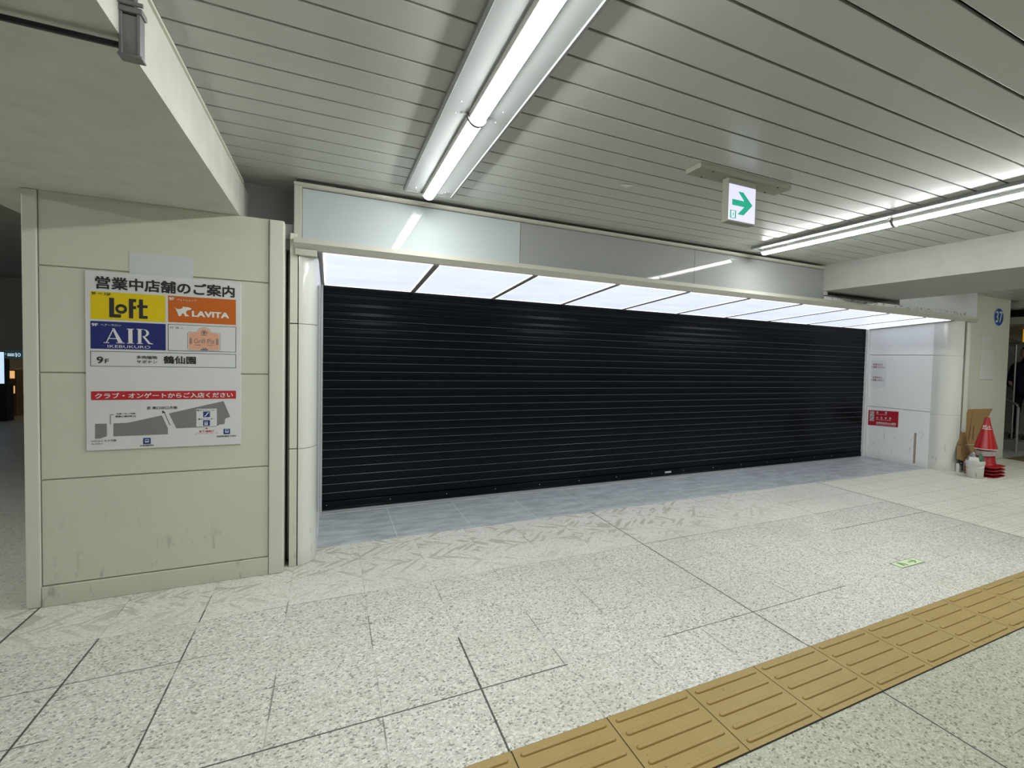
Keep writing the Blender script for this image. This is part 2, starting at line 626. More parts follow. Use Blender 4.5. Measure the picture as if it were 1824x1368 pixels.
# dotted tiles on the right
f = MB()
f.box((5.304, 2.0, .0), (9.68, 4.36, .003))
M_dot = mat('dotted_tile', (.68, .67, .56), .45, var=.10, vscale=5)
for cx_ in range(73):
    for cy_ in range(39):
        X, Y = 5.34 + cx_ * .06, 2.04 + cy_ * .06
        if X > 9.66 or Y > 4.35 or (Y > 4.0 and X > 7.6) or (Y > 4.39):
            continue
        r0, r1, h = .016, .010, .0045
        A = [f.bm.verts.new((X + r0 * math.cos(k * PI / 3), Y + r0 * math.sin(k * PI / 3), .003)) for k in range(6)]
        B = [f.bm.verts.new((X + r1 * math.cos(k * PI / 3), Y + r1 * math.sin(k * PI / 3), .003 + h)) for k in range(6)]
        for k in range(6):
            q = f.face([A[k], A[(k + 1) % 6], B[(k + 1) % 6], B[k]])
        f.face(B)


def dot_mat():
    m = bpy.data.materials.new('dotted_tile_grid')
    m.use_nodes = True
    t = NT(m)
    b = t.n['Principled BSDF']
    p, x, y, z = t.pos()
    col = t.mix(t.noise(p, 4, 4), (.64, .63, .54), (.78, .77, .69))
    col = t.mix(t.m('MULTIPLY', t.step(z, .0045, .0065), .55), col, (.40, .385, .29))
    dx = t.m('MULTIPLY', t.m('ABSOLUTE', t.m('SUBTRACT', t.m('FRACT', t.m('ADD', t.m('DIVIDE', t.m('SUBTRACT', x, 5.31), .3), .5)), .5)), .3)
    dy = t.m('MULTIPLY', t.m('ABSOLUTE', t.m('SUBTRACT', t.m('FRACT', t.m('ADD', t.m('DIVIDE', t.m('SUBTRACT', y, 2.01), .3), .5)), .5)), .3)
    j = t.m('MAXIMUM', t.m('LESS_THAN', dx, .003), t.m('LESS_THAN', dy, .003))
    col = t.mix(t.m('MULTIPLY', j, .7), col, (.22, .21, .16))
    t.put(b.inputs['Base Color'], col)
    b.inputs['Roughness'].default_value = .45
    return m


struct('floor_dotted', f, dot_mat(), 'cream dotted paving tiles on the right')

# slatted ceilings
def slats(name, x0, x1, y0, y1, material, ya=2.403, pitch=.1811):
    q = MB()
    k = math.ceil((y0 - ya) / pitch)
    y = ya + k * pitch
    while y < y1 - .02:
        ye = min(y + pitch - .006, y1)
        q.box((x0, y + .0075, ZC), (x1, ye, ZC + .014), .003)
        y += pitch
    q.mi = 1
    q.box((x0, y0, ZC + .03), (x1, y1, ZC + .05))
    return struct(name, q, [material, M_black], 'ceiling of long grey-white metal slats')


slats('ceiling', -.52, 4.95, -12.0, 4.46, M_slat)
slats('ceiling_right', 6.26, 10.0, -12.0, 4.36, M_slat)
q = MB()
q.box((-16, -13, 2.68), (16, 26, 2.8))
struct('ceiling_slab', q, M_dimceil, 'dark ceiling of the far concourse')

# beams
q = MB()
q.prism([(-1.74, 2.29), (-.497, 2.29), (-.497, 2.522), (-.515, 2.535), (-.522, 2.535), (-.522, 2.68), (-1.74, 2.68)], 1, -12.0, 4.86)
o = struct('beam_left', q, M_beam, 'white plastered ceiling beam over the pillar')
# reorder: prism profile on axis 1 is (x, z)
q = MB()
q.prism([(-.497, 2.520), (-.488, 2.520), (-.488, 2.530), (-.497, 2.530)], 1, -12.0, 4.12)
struct('trim_1', q, M_post, 'thin moulding along the left beam')
q = MB()
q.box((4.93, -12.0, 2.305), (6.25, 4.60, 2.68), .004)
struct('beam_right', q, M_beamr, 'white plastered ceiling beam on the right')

# left pillar
q = MB()
q.box((-1.43, 4.034, 0), (-.29, 5.3, 2.29))
q.box((-1.385, 4.022, .118), (-.345, 4.05, .705), .003)
q.box((-1.385, 4.022, .712), (-.345, 4.05, 1.299), .003)
q.box((-1.385, 4.022, 1.306), (-.345, 4.05, 1.883), .003)
q.box((-1.385, 4.022, 1.890), (-.345, 4.05, 2.29), .003)
struct('wall_pillar', q, M_pillar, 'cream panelled pillar on the left')
q = MB()
q.box((-1.447, 4.012, 0), (-1.388, 4.10, 2.29), .006)
struct('trim_2', q, M_post, 'left corner post of the cream pillar')
q = MB()
q.box((-.342, 4.004, 0), (-.262, 5.3, 2.288), .006)
struct('trim_3', q, M_post, 'right corner post of the cream pillar')
q = MB()
q.box((-1.386, 4.012, 0), (-.344, 4.045, .112), .003)
struct('baseboard_pillar', q, M_pillar, 'plinth strip of the cream pillar')

# grey wall above pillar / behind fascia, dark gap
q = MB()
q.box((-.60, 4.43, 2.285), (8.2, 4.50, 2.68))
struct('wall_upper', q, M_gray, 'grey wall above the pillar')
q = MB()
q.box((-.34, 4.14, 2.20), (-.215, 4.43, 2.30))
q.box((-.262, 4.16, 2.13), (-.215, 4.43, 2.20))
struct('trim_4', q, M_gray, 'grey stepped corner above the left column')
q = MB()
q.box((-.262, 4.24, 0), (-.20, 4.30, 2.25))
struct('wall_gap', q, M_gap, 'dark slot beside the left column')
q = MB()
q.tube([(-.246, 4.20, .02), (-.246, 4.20, 2.19)], .009, 8)
struct('trim_5', q, M_alu, 'thin metal rod in the slot beside the left column')

# columns
ZJ = (0.0, .80, 1.64, 2.135)


def column(name, cx, r_x, sgn, x_flat, label):
    """rounded enamel column end: flat front from x_flat to cx then a quarter round into the recess"""
    q = MB()
    for a, b in zip(ZJ, ZJ[1:]):
        prof = [(x_flat, 4.09)]
        for k in range(11):
            an = PI / 2 * k / 10
            prof.append((cx + sgn * r_x * math.sin(an), 4.29 - .20 * math.cos(an)))
        prof.append((cx + sgn * r_x, 4.36))
        prof.append((x_flat, 4.36))
        v0 = [q.bm.verts.new((p[0], p[1], a + .003)) for p in prof]
        v1 = [q.bm.verts.new((p[0], p[1], b - .003)) for p in prof]
        n = len(prof)
        for i in range(n):
            fc = q.face([v0[i], v0[(i + 1) % n], v1[(i + 1) % n], v1[i]])
            if 0 < i < 11:
                fc.smooth = True
        q.face(v0[::-1])
        q.face(v1)
        # recessed joint
    prof2 = [(x_flat + sgn * .004, 4.097)]
    for k in range(11):
        an = PI / 2 * k / 10
        prof2.append((cx + sgn * (r_x - .006) * math.sin(an), 4.29 - .194 * math.cos(an)))
    prof2 += [(cx + sgn * (r_x - .006), 4.35), (x_flat + sgn * .004, 4.35)]
    q.mi = 1
    q.prism(prof2, 2, .001, 2.134)
    return struct(name, q, [M_colw, M_trim], label)


column('column_left', -.185, .11, 1, -.186, 'white enamel rounded column end left of the shutter')
q = MB()
q.box((-.236, 4.092, 0), (-.192, 4.22, ZJ[1] - .003), .003)
q.box((-.236, 4.092, ZJ[1] + .003), (-.192, 4.22, ZJ[2] - .003), .003)
q.box((-.236, 4.092, ZJ[2] + .003), (-.192, 4.22, 2.235), .003)
struct('trim_6', q, M_post, 'narrow upright strip beside the left column')
q = MB()
q.box((-.30, 4.36, 0), (-.075, 5.43, 2.12))
struct('wall_left', q, M_wallw, 'short white side wall left of the shutter')

column('column_right', 7.77, .20, -1, 7.845, 'white enamel rounded column end right of the shutter')
q = MB()
q.box((7.57, 4.36, 0), (7.90, 5.43, ZJ[1] + .02))
q.box((7.57, 4.36, ZJ[1] + .026), (7.90, 5.43, ZJ[2]))
q.box((7.57, 4.36, ZJ[2] + .006), (7.90, 5.43, 2.14))
struct('wall_right', q, M_wallw, 'white side wall right of the shutter')
q = MB()
q.box((7.855, 4.10, 0), (7.872, 4.13, 2.12))
q.box((7.845, 4.15, 0), (7.93, 4.40, 2.12))
struct('trim_7', q, M_trimd, 'dark slot beside the right column')
q = MB()
q.box((7.90, 4.088, 0), (8.0, 4.36, 2.12), .004)
struct('trim_8', q, M_post, 'upright white strip beside the right column')
q = MB()
q.box((8.0, 4.37, 0), (9.70, 5.6, 2.68), .006)
struct('wall_numbered_pillar', q, M_cream, 'cream pillar carrying the round blue number')

# fascia
q = MB()
q.box((-.205, 4.135, 2.19), (4.97, 4.43, 2.565))
q.box((4.97, 4.135, 2.19), (6.36, 4.43, 2.252))
struct('wall_fascia', q, M_trim, 'fascia body above the shutter')
q = MB()
q.box((6.362, 4.12, 2.19), (8.19, 4.43, 2.56))
q.box((4.972, 4.12, 2.19), (6.358, 4.134, 2.252))
struct('wall_fascia_right', q, M_stain, 'stained white end of the fascia')
q = MB()
q.box((4.972, 4.20, 2.254), (6.355, 4.43, 2.31))
q.box((4.98, 4.112, 2.252), (6.362, 4.20, 2.268))
struct('trim_9', q, M_trimd, 'dark gap between the right beam and the fascia')
q = MB()
q.prism([(4.10, 2.548), (4.085, 2.556), (4.085, 2.574), (4.15, 2.574), (4.15, 2.548)], 0, -.215, 4.985)
q.box((-.215, 4.095, 2.20), (-.17, 4.14, 2.56), .003)
q.box((4.948, 4.10, 2.262), (4.985, 4.14, 2.56), .003)
struct('trim_10', q, M_trim, 'cream edging round the fascia')
q = MB()
for i in range(26):
    x0 = .1 + i * .185 + random.uniform(-.06, .06)
    q.box((x0, 4.11, 2.576), (x0 + random.uniform(.04, .16), 4.15, 2.576 + random.uniform(.004, .012)))
q.box((-.20, 4.10, 2.575), (.02, 4.18, 2.592))
struct('trim_11', q, M_gap, 'dirt and packing in the joint above the fascia')
q = MB()
q.prism([(4.045, 2.203), (4.045, 2.170), (4.052, 2.164), (4.085, 2.132), (4.15, 2.132), (4.15, 2.203)], 0, -.213, 8.13)
struct('trim_12', q, M_trim, 'cream lip along the lower edge of the fascia')
q = MB()
q.box((-.208, 4.062, 2.092), (-.082, 4.16, 2.133), .004)
struct('trim_13', q, M_trim, 'lip end block over the left column')

FG = 'blank sign panels along the fascia'
q = MB()
q.box((-.168, 4.120, 2.207), (1.336, 4.134, 2.545), .002)
tag(obj('sign_panel', q, M_acry), 'blank glossy white sign panel at the left end of the fascia', 'sign panel', FG)
q = MB()
q.box((1.339, 4.124, 2.207), (3.093, 4.134, 2.545), .0015)
tag(obj('sign_panel', q, M_panelg), 'long grey sign panel in the middle of the fascia', 'sign panel', FG)
q = MB()
q.box((3.0955, 4.124, 2.207), (4.945, 4.134, 2.545), .0015)
tag(obj('sign_panel', q, M_panelg), 'grey sign panel on the fascia beside the right beam', 'sign panel', FG)


# soffit
def zs(y):
    return 2.130 + (2.053 - 2.130) * (y - 4.10) / (5.405 - 4.10)


q = MB()
DIV = [-.07] + [.69 + .776 * k for k in range(9)] + [7.545]
q.prism([(4.10, zs(4.10) + .02), (5.42, zs(5.42) + .02), (5.42, zs(5.42) + .035), (4.10, zs(4.10) + .035)], 0, -.08, 7.57)
for i, x in enumerate(DIV):
    wd = .020 if 0 < i < 10 else .014
    a, b = (x - wd, x + wd)
    q.prism([(4.10, zs(4.10) - .006), (5.41, zs(5.41) - .006), (5.41, zs(5.41) + .019), (4.10, zs(4.10) + .019)], 0, a, b)
struct('trim_14', q, M_frame, 'metal framing bars of the lit canopy')
ORD = ['first', 'second', 'third', 'fourth', 'fifth', 'sixth', 'seventh', 'eighth', 'ninth', 'last']


def soffit_mat():
    m = bpy.data.materials.new('lit_canopy_panel')
    m.use_nodes = True
    t = NT(m)
    b = t.n['Principled BSDF']
    p, x, y, z = t.pos()
    n = t.noise(t.scale(p, (2, 5, 1)), 1.1, 4, .6)
    b.inputs['Base Color'].default_value = (.5, .5, .52, 1)
    t.put(b.inputs['Emission Color'], t.mix(t.step(n, .25, .75), (.54, .595, .75), (.625, .675, .80)))
    b.inputs['Emission Strength'].default_value = SOFFIT
    b.inputs['Roughness'].default_value = .3
    return m


M_sof = soffit_mat()
M_sofe = emat('canopy_panel_edge', (1, 1, 1), 1.25)
for i in range(10):
    a, b = DIV[i] + .021, DIV[i + 1] - .021
    y0, y1 = 4.112, 5.39
    lab = 'white lit canopy panel, %s from the left column' % ORD[i] if i < 9 else 'white lit canopy panel, narrow last one against the right wall'
    if i == 0:
        lab = 'white lit canopy panel, first one against the left column'
    r = thing('canopy_light_panel', lab, 'light panel', ((a + b) / 2, 4.75, zs(4.75)), 'lit canopy panels over the shutter')
    q = MB()
    q.prism([(y0, zs(y0)), (y1, zs(y1)), (y1, zs(y1) + .008), (y0, zs(y0) + .008)], 0, a, b)
    obj('diffuser', q, M_sof, r)
    q = MB()
    e = .012
    for aa, bb, ya, yb in ((a, a + e, y0, y1), (b - e, b, y0, y1), (a + e, b - e, y0, y0 + .02), (a + e, b - e, y1 - .02, y1)):
        q.prism([(ya, zs(ya) - .0015), (yb, zs(yb) - .0015), (yb, zs(yb) - .0003), (ya, zs(ya) - .0003)], 0, aa, bb)
    obj('bright_edge', q, M_sofe, r)

# ------------------------------------------------------------------ shutter
r = thing('roller_shutter', 'wide closed black slatted roller shutter across the shop front', 'shutter', (3.72, 5.41, 0))
q = MB()
P = .0795
prof = []
z = .088
beads = []
prof.append((5.425, z))
n_s = 0
while z < 2.06:
    prof += [(5.409, z + .001), (5.4055, z + .010), (5.4045, z + P * .5), (5.4055, z + P - .012), (5.409, z + P - .0075)]
    # rounded bead of the hinge
    beads.append(len(prof))
    for k in range(5):
        an = -PI / 2 + PI * k / 4
        prof.append((5.4085 - .0052 * math.cos(an), z + P - .0035 + .0034 * math.sin(an)))
    z += P
    n_s += 1
prof.append((5.425, z))
q.prism(prof, 0, -.062, 7.505)
q.bm.faces.ensure_lookup_table()
for k in beads:                     # catch-light along the hinge beads, painted in as a lighter grey
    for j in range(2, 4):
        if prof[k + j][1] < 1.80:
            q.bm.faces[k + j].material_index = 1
obj('curtain', q, [M_shut, mat('bead_catchlight', (.075, .083, .09), .35, var=.5, vscale=9)], r)
q = MB()
q.box((-.06, 5.396, .030), (7.503, 5.425, .086), .003)
q.box((-.06, 5.390, .010), (7.503, 5.430, .030), .003)
bar = obj('bottom_bar', q, M_shut, r)
for i, x in enumerate([-.02, .513, 1.038, 1.535, 2.029, 2.506, 2.995, 3.497, 3.981, 4.465, 4.957, 5.441, 5.931, 6.421, 6.80]):
    q = MB()
    q.lathe([(.0, .003), (.003, .0027), (.0045, .0)], (0, 0, 0), 10)
    for v in q.bm.verts:
        v.co = Vector((v.co.x + x, 5.3955 - v.co.z, v.co.y + .057))
    obj('rivet', q, M_alu, bar)
q = MB()
q.box((3.69, 5.388, .044), (3.785, 5.397, .066), .003)
q.box((3.715, 5.384, .049), (3.75, 5.389, .061), .002)
obj('lock_plate', q, M_alu, r, label='small metal lock plate')
q = MB()
q.box((-.074, 5.350, .005), (-.058, 5.43, 2.052), .002)
struct('trim_15', q, M_alu, 'left guide rail of the shutter')
q = MB()
q.box((7.507, 5.365, .005), (7.568, 5.43, 2.05), .003)
q.box((7.538, 5.357, .005), (7.545, 5.366, 2.05))
struct('trim_16', q, M_white, 'white guide rail right of the shutter')
q = MB()
q.box((-.08, 5.432, 0), (7.6, 5.5, 2.2))
struct('wall_back', q, M_black, 'dark wall behind the shutter')


# ------------------------------------------------------------------ ceiling lights
def fixture(xc, label, y0=-.30, y1=3.905, nt=3):
    r = thing('ceiling_light', label, 'ceiling light', (xc, (y0 + y1) / 2, 2.6), 'long tube lights on the slatted ceiling')
    q = MB()
    hw = .163
    q.prism([(xc - hw, 2.599), (xc - hw, 2.580), (xc - hw + .013, 2.578), (xc - hw + .016, 2.584), (xc - .05, 2.587), (xc + .05, 2.587),
             (xc + hw - .016, 2.584), (xc + hw - .013, 2.578), (xc + hw, 2.580), (xc + hw, 2.599)], 1, y0, y1)
    q.box((xc - hw + .012, y1 - .012, 2.577), (xc + hw - .012, y1 - .0005, 2.59))
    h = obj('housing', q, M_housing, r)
    q = MB()
    for k in range(3):
        q.box((xc + .085 + k * .016, y1 - .105, 2.5805), (xc + .096 + k * .016, y1 - .065, 2.5845))
    obj('rating_mark', q, M_mapg, h)
    ys = y1 - .005
    L = 1.385
    for k in range(nt):
        a, b = ys - L, ys - .004
        if k == 0:
            b = ys
        q = MB()
        rad = .040
        ts = [PI * j / 18 for j in range(19)]
        pr = [(xc + rad * math.cos(t), 2.586 - .046 * math.sin(t)) for t in ts[3:16]]
        q.prism(pr, 1, a + .012, b - .006)
        for fc in q.bm.faces:
            if len(fc.verts) == 4:
                fc.smooth = True
        for fc in q.bm.faces:
            if len(fc.verts) > 4:
                fc.material_index = 1
        tb = obj('tube_diffuser', q, [M_tube, M_white], r)
        q = MB()
        pr = [(xc + rad * math.cos(t), 2.586 - .046 * math.sin(t)) for t in ts[:4]]
        q.prism(pr + [(xc + .030, 2.586)], 1, a + .012, b - .006)
        obj('side_rail', q, M_white, tb)
        q = MB()
        pr = [(xc + rad * math.cos(t), 2.586 - .046 * math.sin(t)) for t in ts[15:]]
        q.prism(pr + [(xc - .030, 2.586)], 1, a + .012, b - .006)
        obj('side_rail', q, M_white, tb)
        if k < nt - 1:
            q = MB()
            pr = [(xc + .047 * math.cos(t), 2.586 - .054 * math.sin(t)) for t in [PI * j / 12 for j in range(13)]]
            q.prism(pr, 1, a - .010, a + .014)
            jb = obj('joint_clip', q, mat('clip_gray', (.16, .16, .16), .5), r)
            q = MB()
            q.box((xc - .075, a - .004, 2.578), (xc - .04, a + .006, 2.588), .001)
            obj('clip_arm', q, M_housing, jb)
            q = MB()
            q.box((xc + .04, a - .004, 2.578), (xc + .075, a + .006, 2.588), .001)
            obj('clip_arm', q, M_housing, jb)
        for sx in (-.095, .095):
            q = MB()
            q.lathe([(0, -.0035), (.0035, -.003), (.0045, 0)], (xc + sx, b - .10, 2.5845), 8)
            obj('screw', q, M_alu, h)
            q = MB()
            q.lathe([(0, -.0035), (.0035, -.003), (.0045, 0)], (xc + sx, a + .02, 2.5845), 8)
            obj('screw', q, M_alu, h)
        ys -= L
    return r


fixture(.595, 'broad white tube light running over the left half of the shutter')
fixture(3.775, 'long tube light near the exit sign and the right beam')
# unseen tube lights added in the right and left bays to brighten them
fixture(7.75, 'unseen tube light added in the bay beyond the right beam', -1.15, 3.05, 3)
fixture(-3.9, 'unseen tube light added in the bay left of the cream pillar', 1.2, 5.4, 3)

# ------------------------------------------------------------------ exit sign
r = thing('exit_sign', 'hanging illuminated sign with a green arrow under the slatted ceiling', 'exit sign', (2.20, 2.49, 2.6))
M_exit = mat('sign_metal', (.30, .29, .235), .45, var=.06)
q = MB()
q.box((1.840, 2.42, 2.570), (2.560, 2.566, 2.5995), .002)
base = obj('mounting_plate', q, M_exit, r)
for x, y in ((1.943, 2.44), (1.943, 2.549), (2.46, 2.437), (2.46, 2.549)):
    q = MB()
    q.lathe([(0, -.004), (.006, -.003), (.007, 0)], (x, y, 2.570), 10)
    obj('screw', q, M_gap, base)
q = MB()
q.box((2.076, 2.4525, 2.309), (2.290, 2.512, 2.569), .002)
body = obj('sign_box', q, M_exit, r)
pe = pl_y(2.4525)
q = MB()
q.box((2.078, 2.4485, 2.318), (2.288, 2.4535, 2.531), .001)
face = obj('light_face', q, emat('exit_face', (.72, .71, .96), .76), r, label='glowing lavender-white face')
M_green = emat('exit_green', (.004, .36, .215), .72)
pe2 = pl_y(2.4485)
q = MB()
q.poly([(2.147, 2.493), (2.188, 2.493), (2.264, 2.426), (2.195, 2.357), (2.147, 2.357), (2.198, 2.407), (2.102, 2.407), (2.102, 2.442), (2.198, 2.442)], pe2)
obj('arrow', q, M_green, face)
q = MB()
q.rect(2.089, 2.329, 2.136, 2.376, pe2, .0006)
obj('pictogram_ground', q, M_green, face)
q = MB()
M_exw = emat('exit_white', (.80, .82, .95), .9)
q.rect(2.098, 2.333, 2.1265, 2.372, pe2, .0010)
obj('doorway', q, M_exw, face)
q = MB()
q.disc((2.1145, 2.365), (.0035, .0035), pe2, .0014, 12)
q.line((2.1135, 2.361), (2.111, 2.349), .006, pe2, .0014)
q.line((2.113, 2.359), (2.104, 2.354), .0025, pe2, .0014)
q.line((2.113, 2.359), (2.122, 2.353), .0025, pe2, .0014)
q.line((2.111, 2.350), (2.119, 2.343), .0034, pe2, .0014)
q.line((2.119, 2.343), (2.118, 2.335), .003, pe2, .0014)
q.line((2.111, 2.350), (2.107, 2.342), .0034, pe2, .0014)
q.line((2.107, 2.342), (2.100, 2.337), .003, pe2, .0014)
obj('running_figure', q, M_green, face)
# small torn sticker on the ceiling
q = MB()
q.poly([(1.64, 3.02), (1.70, 3.04), (1.715, 2.97), (1.66, 2.985)], lambda u, v, o: (u, v, 2.5985 - o - (u - 1.64) * .06))
q.poly([(1.70, 3.04), (1.735, 2.965), (1.715, 2.97)], lambda u, v, o: (u, v, 2.5985 - o - (1.735 - u) * .1))
tag(obj('torn_sticker', q, M_plate), 'small torn sticker peeling from the ceiling slats', 'sticker')

# ------------------------------------------------------------------ rod and bracket on the left beam
r = thing('pipe_bracket', 'dark rod held by a grey metal bracket on the left beam', 'pipe', (-.48, 1.96, 2.25))
M_brk = mat('bracket_steel', (.20, .20, .20), .45, metal=.4, var=.15, vscale=12)
q = MB()
q.box((-.494, 1.902, 2.244), (-.457, 1.932, 2.348), .002)
q.box((-.498, 1.898, 2.240), (-.490, 1.936, 2.352), .0015)
q.box((-.461, 1.898, 2.240), (-.453, 1.936, 2.352), .0015)
q.box((-.500, 1.896, 2.236), (-.450, 1.938, 2.243), .0015)
br = obj('bracket', q, M_brk, r)
q = MB()
q.box((-.500, 1.894, 2.352), (-.448, 1.940, 2.368), .003)
q.tube([(-.502, 1.892, 2.374), (-.446, 1.892, 2.374)], .006, 8)
obj('clamp', q, M_brk, br)
q = MB()
q.box((-.496, 1.904, 2.372), (-.466, 1.934, 2.53), .003)
q.box((-.498, 1.900, 2.42), (-.470, 1.940, 2.46), .003)
obj('upper_strap', q, mat('strap_dark', (.09, .09, .088), .5, metal=.3, var=.3, vscale=30), br)
q = MB()
q.tube([(-1.25, 1.917, 2.268), (-.490, 1.917, 2.268)], .0085, 10)
rod = obj('rod', q, mat('rod_black', (.012, .013, .017), .35, var=.2), r)
q = MB()
q.tube([(-.760, 1.917, 2.268), (-.725, 1.917, 2.268)], .0125, 12)
obj('coupling', q, M_beam, rod, label='pale coupling on the rod')

# ------------------------------------------------------------------ notice board
YB = 4.0105
pb = pl_y(YB)
r = thing('notice_board', 'white shop directory board with colour panels and map on the cream pillar', 'sign board', (-.845, 4.02, .86))
q = MB()
q.box((-1.199, YB, .862), (-.490, 4.021, 1.876), .0012)
obj('board', q, M_board, r)
q = MB()
q.text('営業中店舗のご案内', (-1.157, 1.778, -.521, 1.850), pb, bold=.034, res=4)
obj('heading', q, M_print, r)


def panel(name, mtl, u0, v0, u1, v1):
    q = MB()
    q.rect(u0, v0, u1, v1, pb, .0006)
    return obj(name, q, mtl, r)


p1 = panel('yellow_panel', M_yel, -1.177, 1.607, -.853, 1.763)
q = MB()
o2 = .0012
q.poly([(-1.099, 1.731), (-1.078, 1.731), (-1.078, 1.640), (-1.049, 1.640), (-1.049, 1.621), (-1.099, 1.621)], pb, o2)
q.ring((-1.048, 1.671), (.0255, .0275), (.0125, .0115), pb, o2)
q.poly([(-1.015, 1.732), (-.983, 1.732), (-.983, 1.714), (-.996, 1.714), (-.996, 1.691), (-.983, 1.691), (-.983, 1.674), (-.996, 1.674), (-.996, 1.620), (-1.015, 1.620)], pb, o2)
q.poly([(-.971, 1.732), (-.953, 1.732), (-.953, 1.699), (-.933, 1.699), (-.933, 1.683), (-.953, 1.683), (-.953, 1.638), (-.933, 1.638), (-.933, 1.621),
        (-.971, 1.621), (-.971, 1.683), (-.979, 1.683), (-.979, 1.699), (-.971, 1.699)], pb, o2)
obj('lettering', q, M_print, p1)
q = MB()
q.text('9F ～ 12F', (-1.172, 1.743, -1.092, 1.758), pb, o2, bold=.03)
obj('floor_lettering', q, M_print, p1)

p2 = panel('orange_panel', M_org, -.841, 1.609, -.515, 1.765)
q = MB()
q.text('LAVITA', (-.730, 1.647, -.549, 1.683), pb, o2, bold=.05)
obj('lettering', q, M_pw, p2)
q = MB()
q.poly([(-.809, 1.696), (-.797, 1.688), (-.783, 1.690), (-.774, 1.696), (-.772, 1.705), (-.760, 1.702), (-.748, 1.703), (-.739, 1.699), (-.731, 1.697), (-.737, 1.687),
        (-.752, 1.684), (-.758, 1.672), (-.756, 1.664), (-.750, 1.648), (-.762, 1.647), (-.768, 1.664), (-.777, 1.664), (-.781, 1.648), (-.792, 1.647), (-.798, 1.668), (-.804, 1.686)], pb, o2)
q.poly([(-.752, 1.660), (-.742, 1.649), (-.751, 1.648)], pb, o2)
obj('dog_logo', q, M_pw, p2)
q = MB()
q.text('9F', (-.836, 1.738, -.812, 1.756), pb, o2, bold=.04)
q.text('ペットショップ', (-.800, 1.738, -.708, 1.750), pb, o2, bold=.01)
obj('floor_lettering', q, M_pw, p2)

p3 = panel('navy_panel', M_navy, -1.178, 1.440, -.852, 1.596)
q = MB()
q.line((-1.112, 1.476), (-1.082, 1.556), .0045, pb, o2)
q.poly([(-1.088, 1.559), (-1.078, 1.559), (-1.042, 1.479), (-1.062, 1.479)], pb, o2)
q.line((-1.100, 1.500), (-1.068, 1.500), .004, pb, o2)
q.rect(-1.124, 1.474, -1.100, 1.478, pb, o2)
q.rect(-1.070, 1.474, -1.034, 1.478, pb, o2)
q.rect(-1.018, 1.476, -1.000, 1.557, pb, o2)
q.rect(-1.024, 1.474, -.994, 1.478, pb, o2)
q.rect(-1.024, 1.556, -.994, 1.560, pb, o2)
q.rect(-.976, 1.476, -.961, 1.557, pb, o2)
q.rect(-.982, 1.474, -.955, 1.478, pb, o2)
q.rect(-.982, 1.557, -.945, 1.561, pb, o2)
arc = [(-.953 + .026 * math.sin(t), 1.5385 + .0225 * math.cos(t)) for t in [PI * k / 10 for k in range(11)]]
arc2 = [(-.953 + .014 * math.sin(t), 1.5385 + .0185 * math.cos(t)) for t in [PI * k / 10 for k in range(11)]]
q.poly(arc + arc2[::-1], pb, o2)
q.poly([(-.958, 1.520), (-.944, 1.516), (-.922, 1.482), (-.909, 1.477), (-.909, 1.474), (-.930, 1.475), (-.952, 1.510)], pb, o2)
q.text('IKEBUKURO', (-1.107, 1.448, -.922, 1.464), pb, o2, bold=.0)
obj('lettering', q, M_pw, p3)
q = MB()
q.text('9F', (-1.173, 1.567, -1.146, 1.584), pb, o2, bold=.04)
q.text('ヘアーサロン', (-1.135, 1.570, -1.049, 1.582), pb, o2, bold=.01)
obj('floor_lettering', q, M_pw, p3)

p4 = panel('white_panel', M_board, -.841, 1.440, -.515, 1.596)
q = MB()
q.frame(-.842, 1.439, -.514, 1.597, .0025, pb, .0010)
obj('outline', q, M_print, p4)
q = MB()
q.text('9F 屋上', (-.833, 1.570, -.768, 1.584), pb, o2)
obj('floor_lettering', q, M_mapg, p4)


def badge(e):
    pts = []
    def arcp(cx, cz, rr, a0, a1, n=6):
        for k in range(n + 1):
            a = a0 + (a1 - a0) * k / n
            pts.append((cx + rr * math.cos(a), cz + rr * math.sin(a)))
    x0, x1, z0, z1 = -.751 - e, -.593 + e, 1.445 - e, 1.556 + e
    rr = .012 + e
    arcp(x0 + rr, z0 + rr, rr, PI, 1.5 * PI)
    arcp(x1 - rr, z0 + rr, rr, 1.5 * PI, 2 * PI)
    arcp(x1 - rr, z1 - rr, rr, 0, PI / 2)
    cxm = -.672
    arcp(cxm, 1.549, .036 + e, .22, PI - .22, 12)
    arcp(x0 + rr, z1 - rr, rr, PI / 2, PI)
    return pts


q = MB()
q.poly(badge(.0), pb, .0012)
bd = obj('badge_border', q, M_print, p4)
q = MB()
q.poly(badge(-.0018), pb, .0016)
q.mi = 1
q.poly(badge(-.005), pb, .0020)
obj('badge', q, [M_pw, M_peach], p4)
q = MB()
o3 = .0026
q.text('Grill Pia', (-.720, 1.488, -.622, 1.516), pb, o3, bold=.0)
obj('badge_lettering', q, M_mapg, p4)
q = MB()
q.mi = 0
for sx in (-1, 1):
    q.ring((-.672 + sx * .006, 1.552), (.010, .008), (.007, .005), pb, o3, 14)
q.ring((-.672, 1.562), (.009, .006), (.006, .003), pb, o3, 12)
obj('badge_drawing', q, M_mapg, p4)
for sx in (-1, 1):
    q = MB()
    for k in range(4):
        q.ring((-.672 + sx * .064, 1.487 + k * .0095), (.006, .0052), (.0028, .002), pb, o3, 10)
    obj('badge_ornament', q, M_mapg, p4)
q = MB()
q.rect(-.685, 1.536, -.659, 1.540, pb, o3)
q.rect(-.716, 1.476, -.688, 1.479, pb, o3)
q.rect(-.656, 1.476, -.628, 1.479, pb, o3)
obj('badge_line', q, M_mapg, p4)
q = MB()
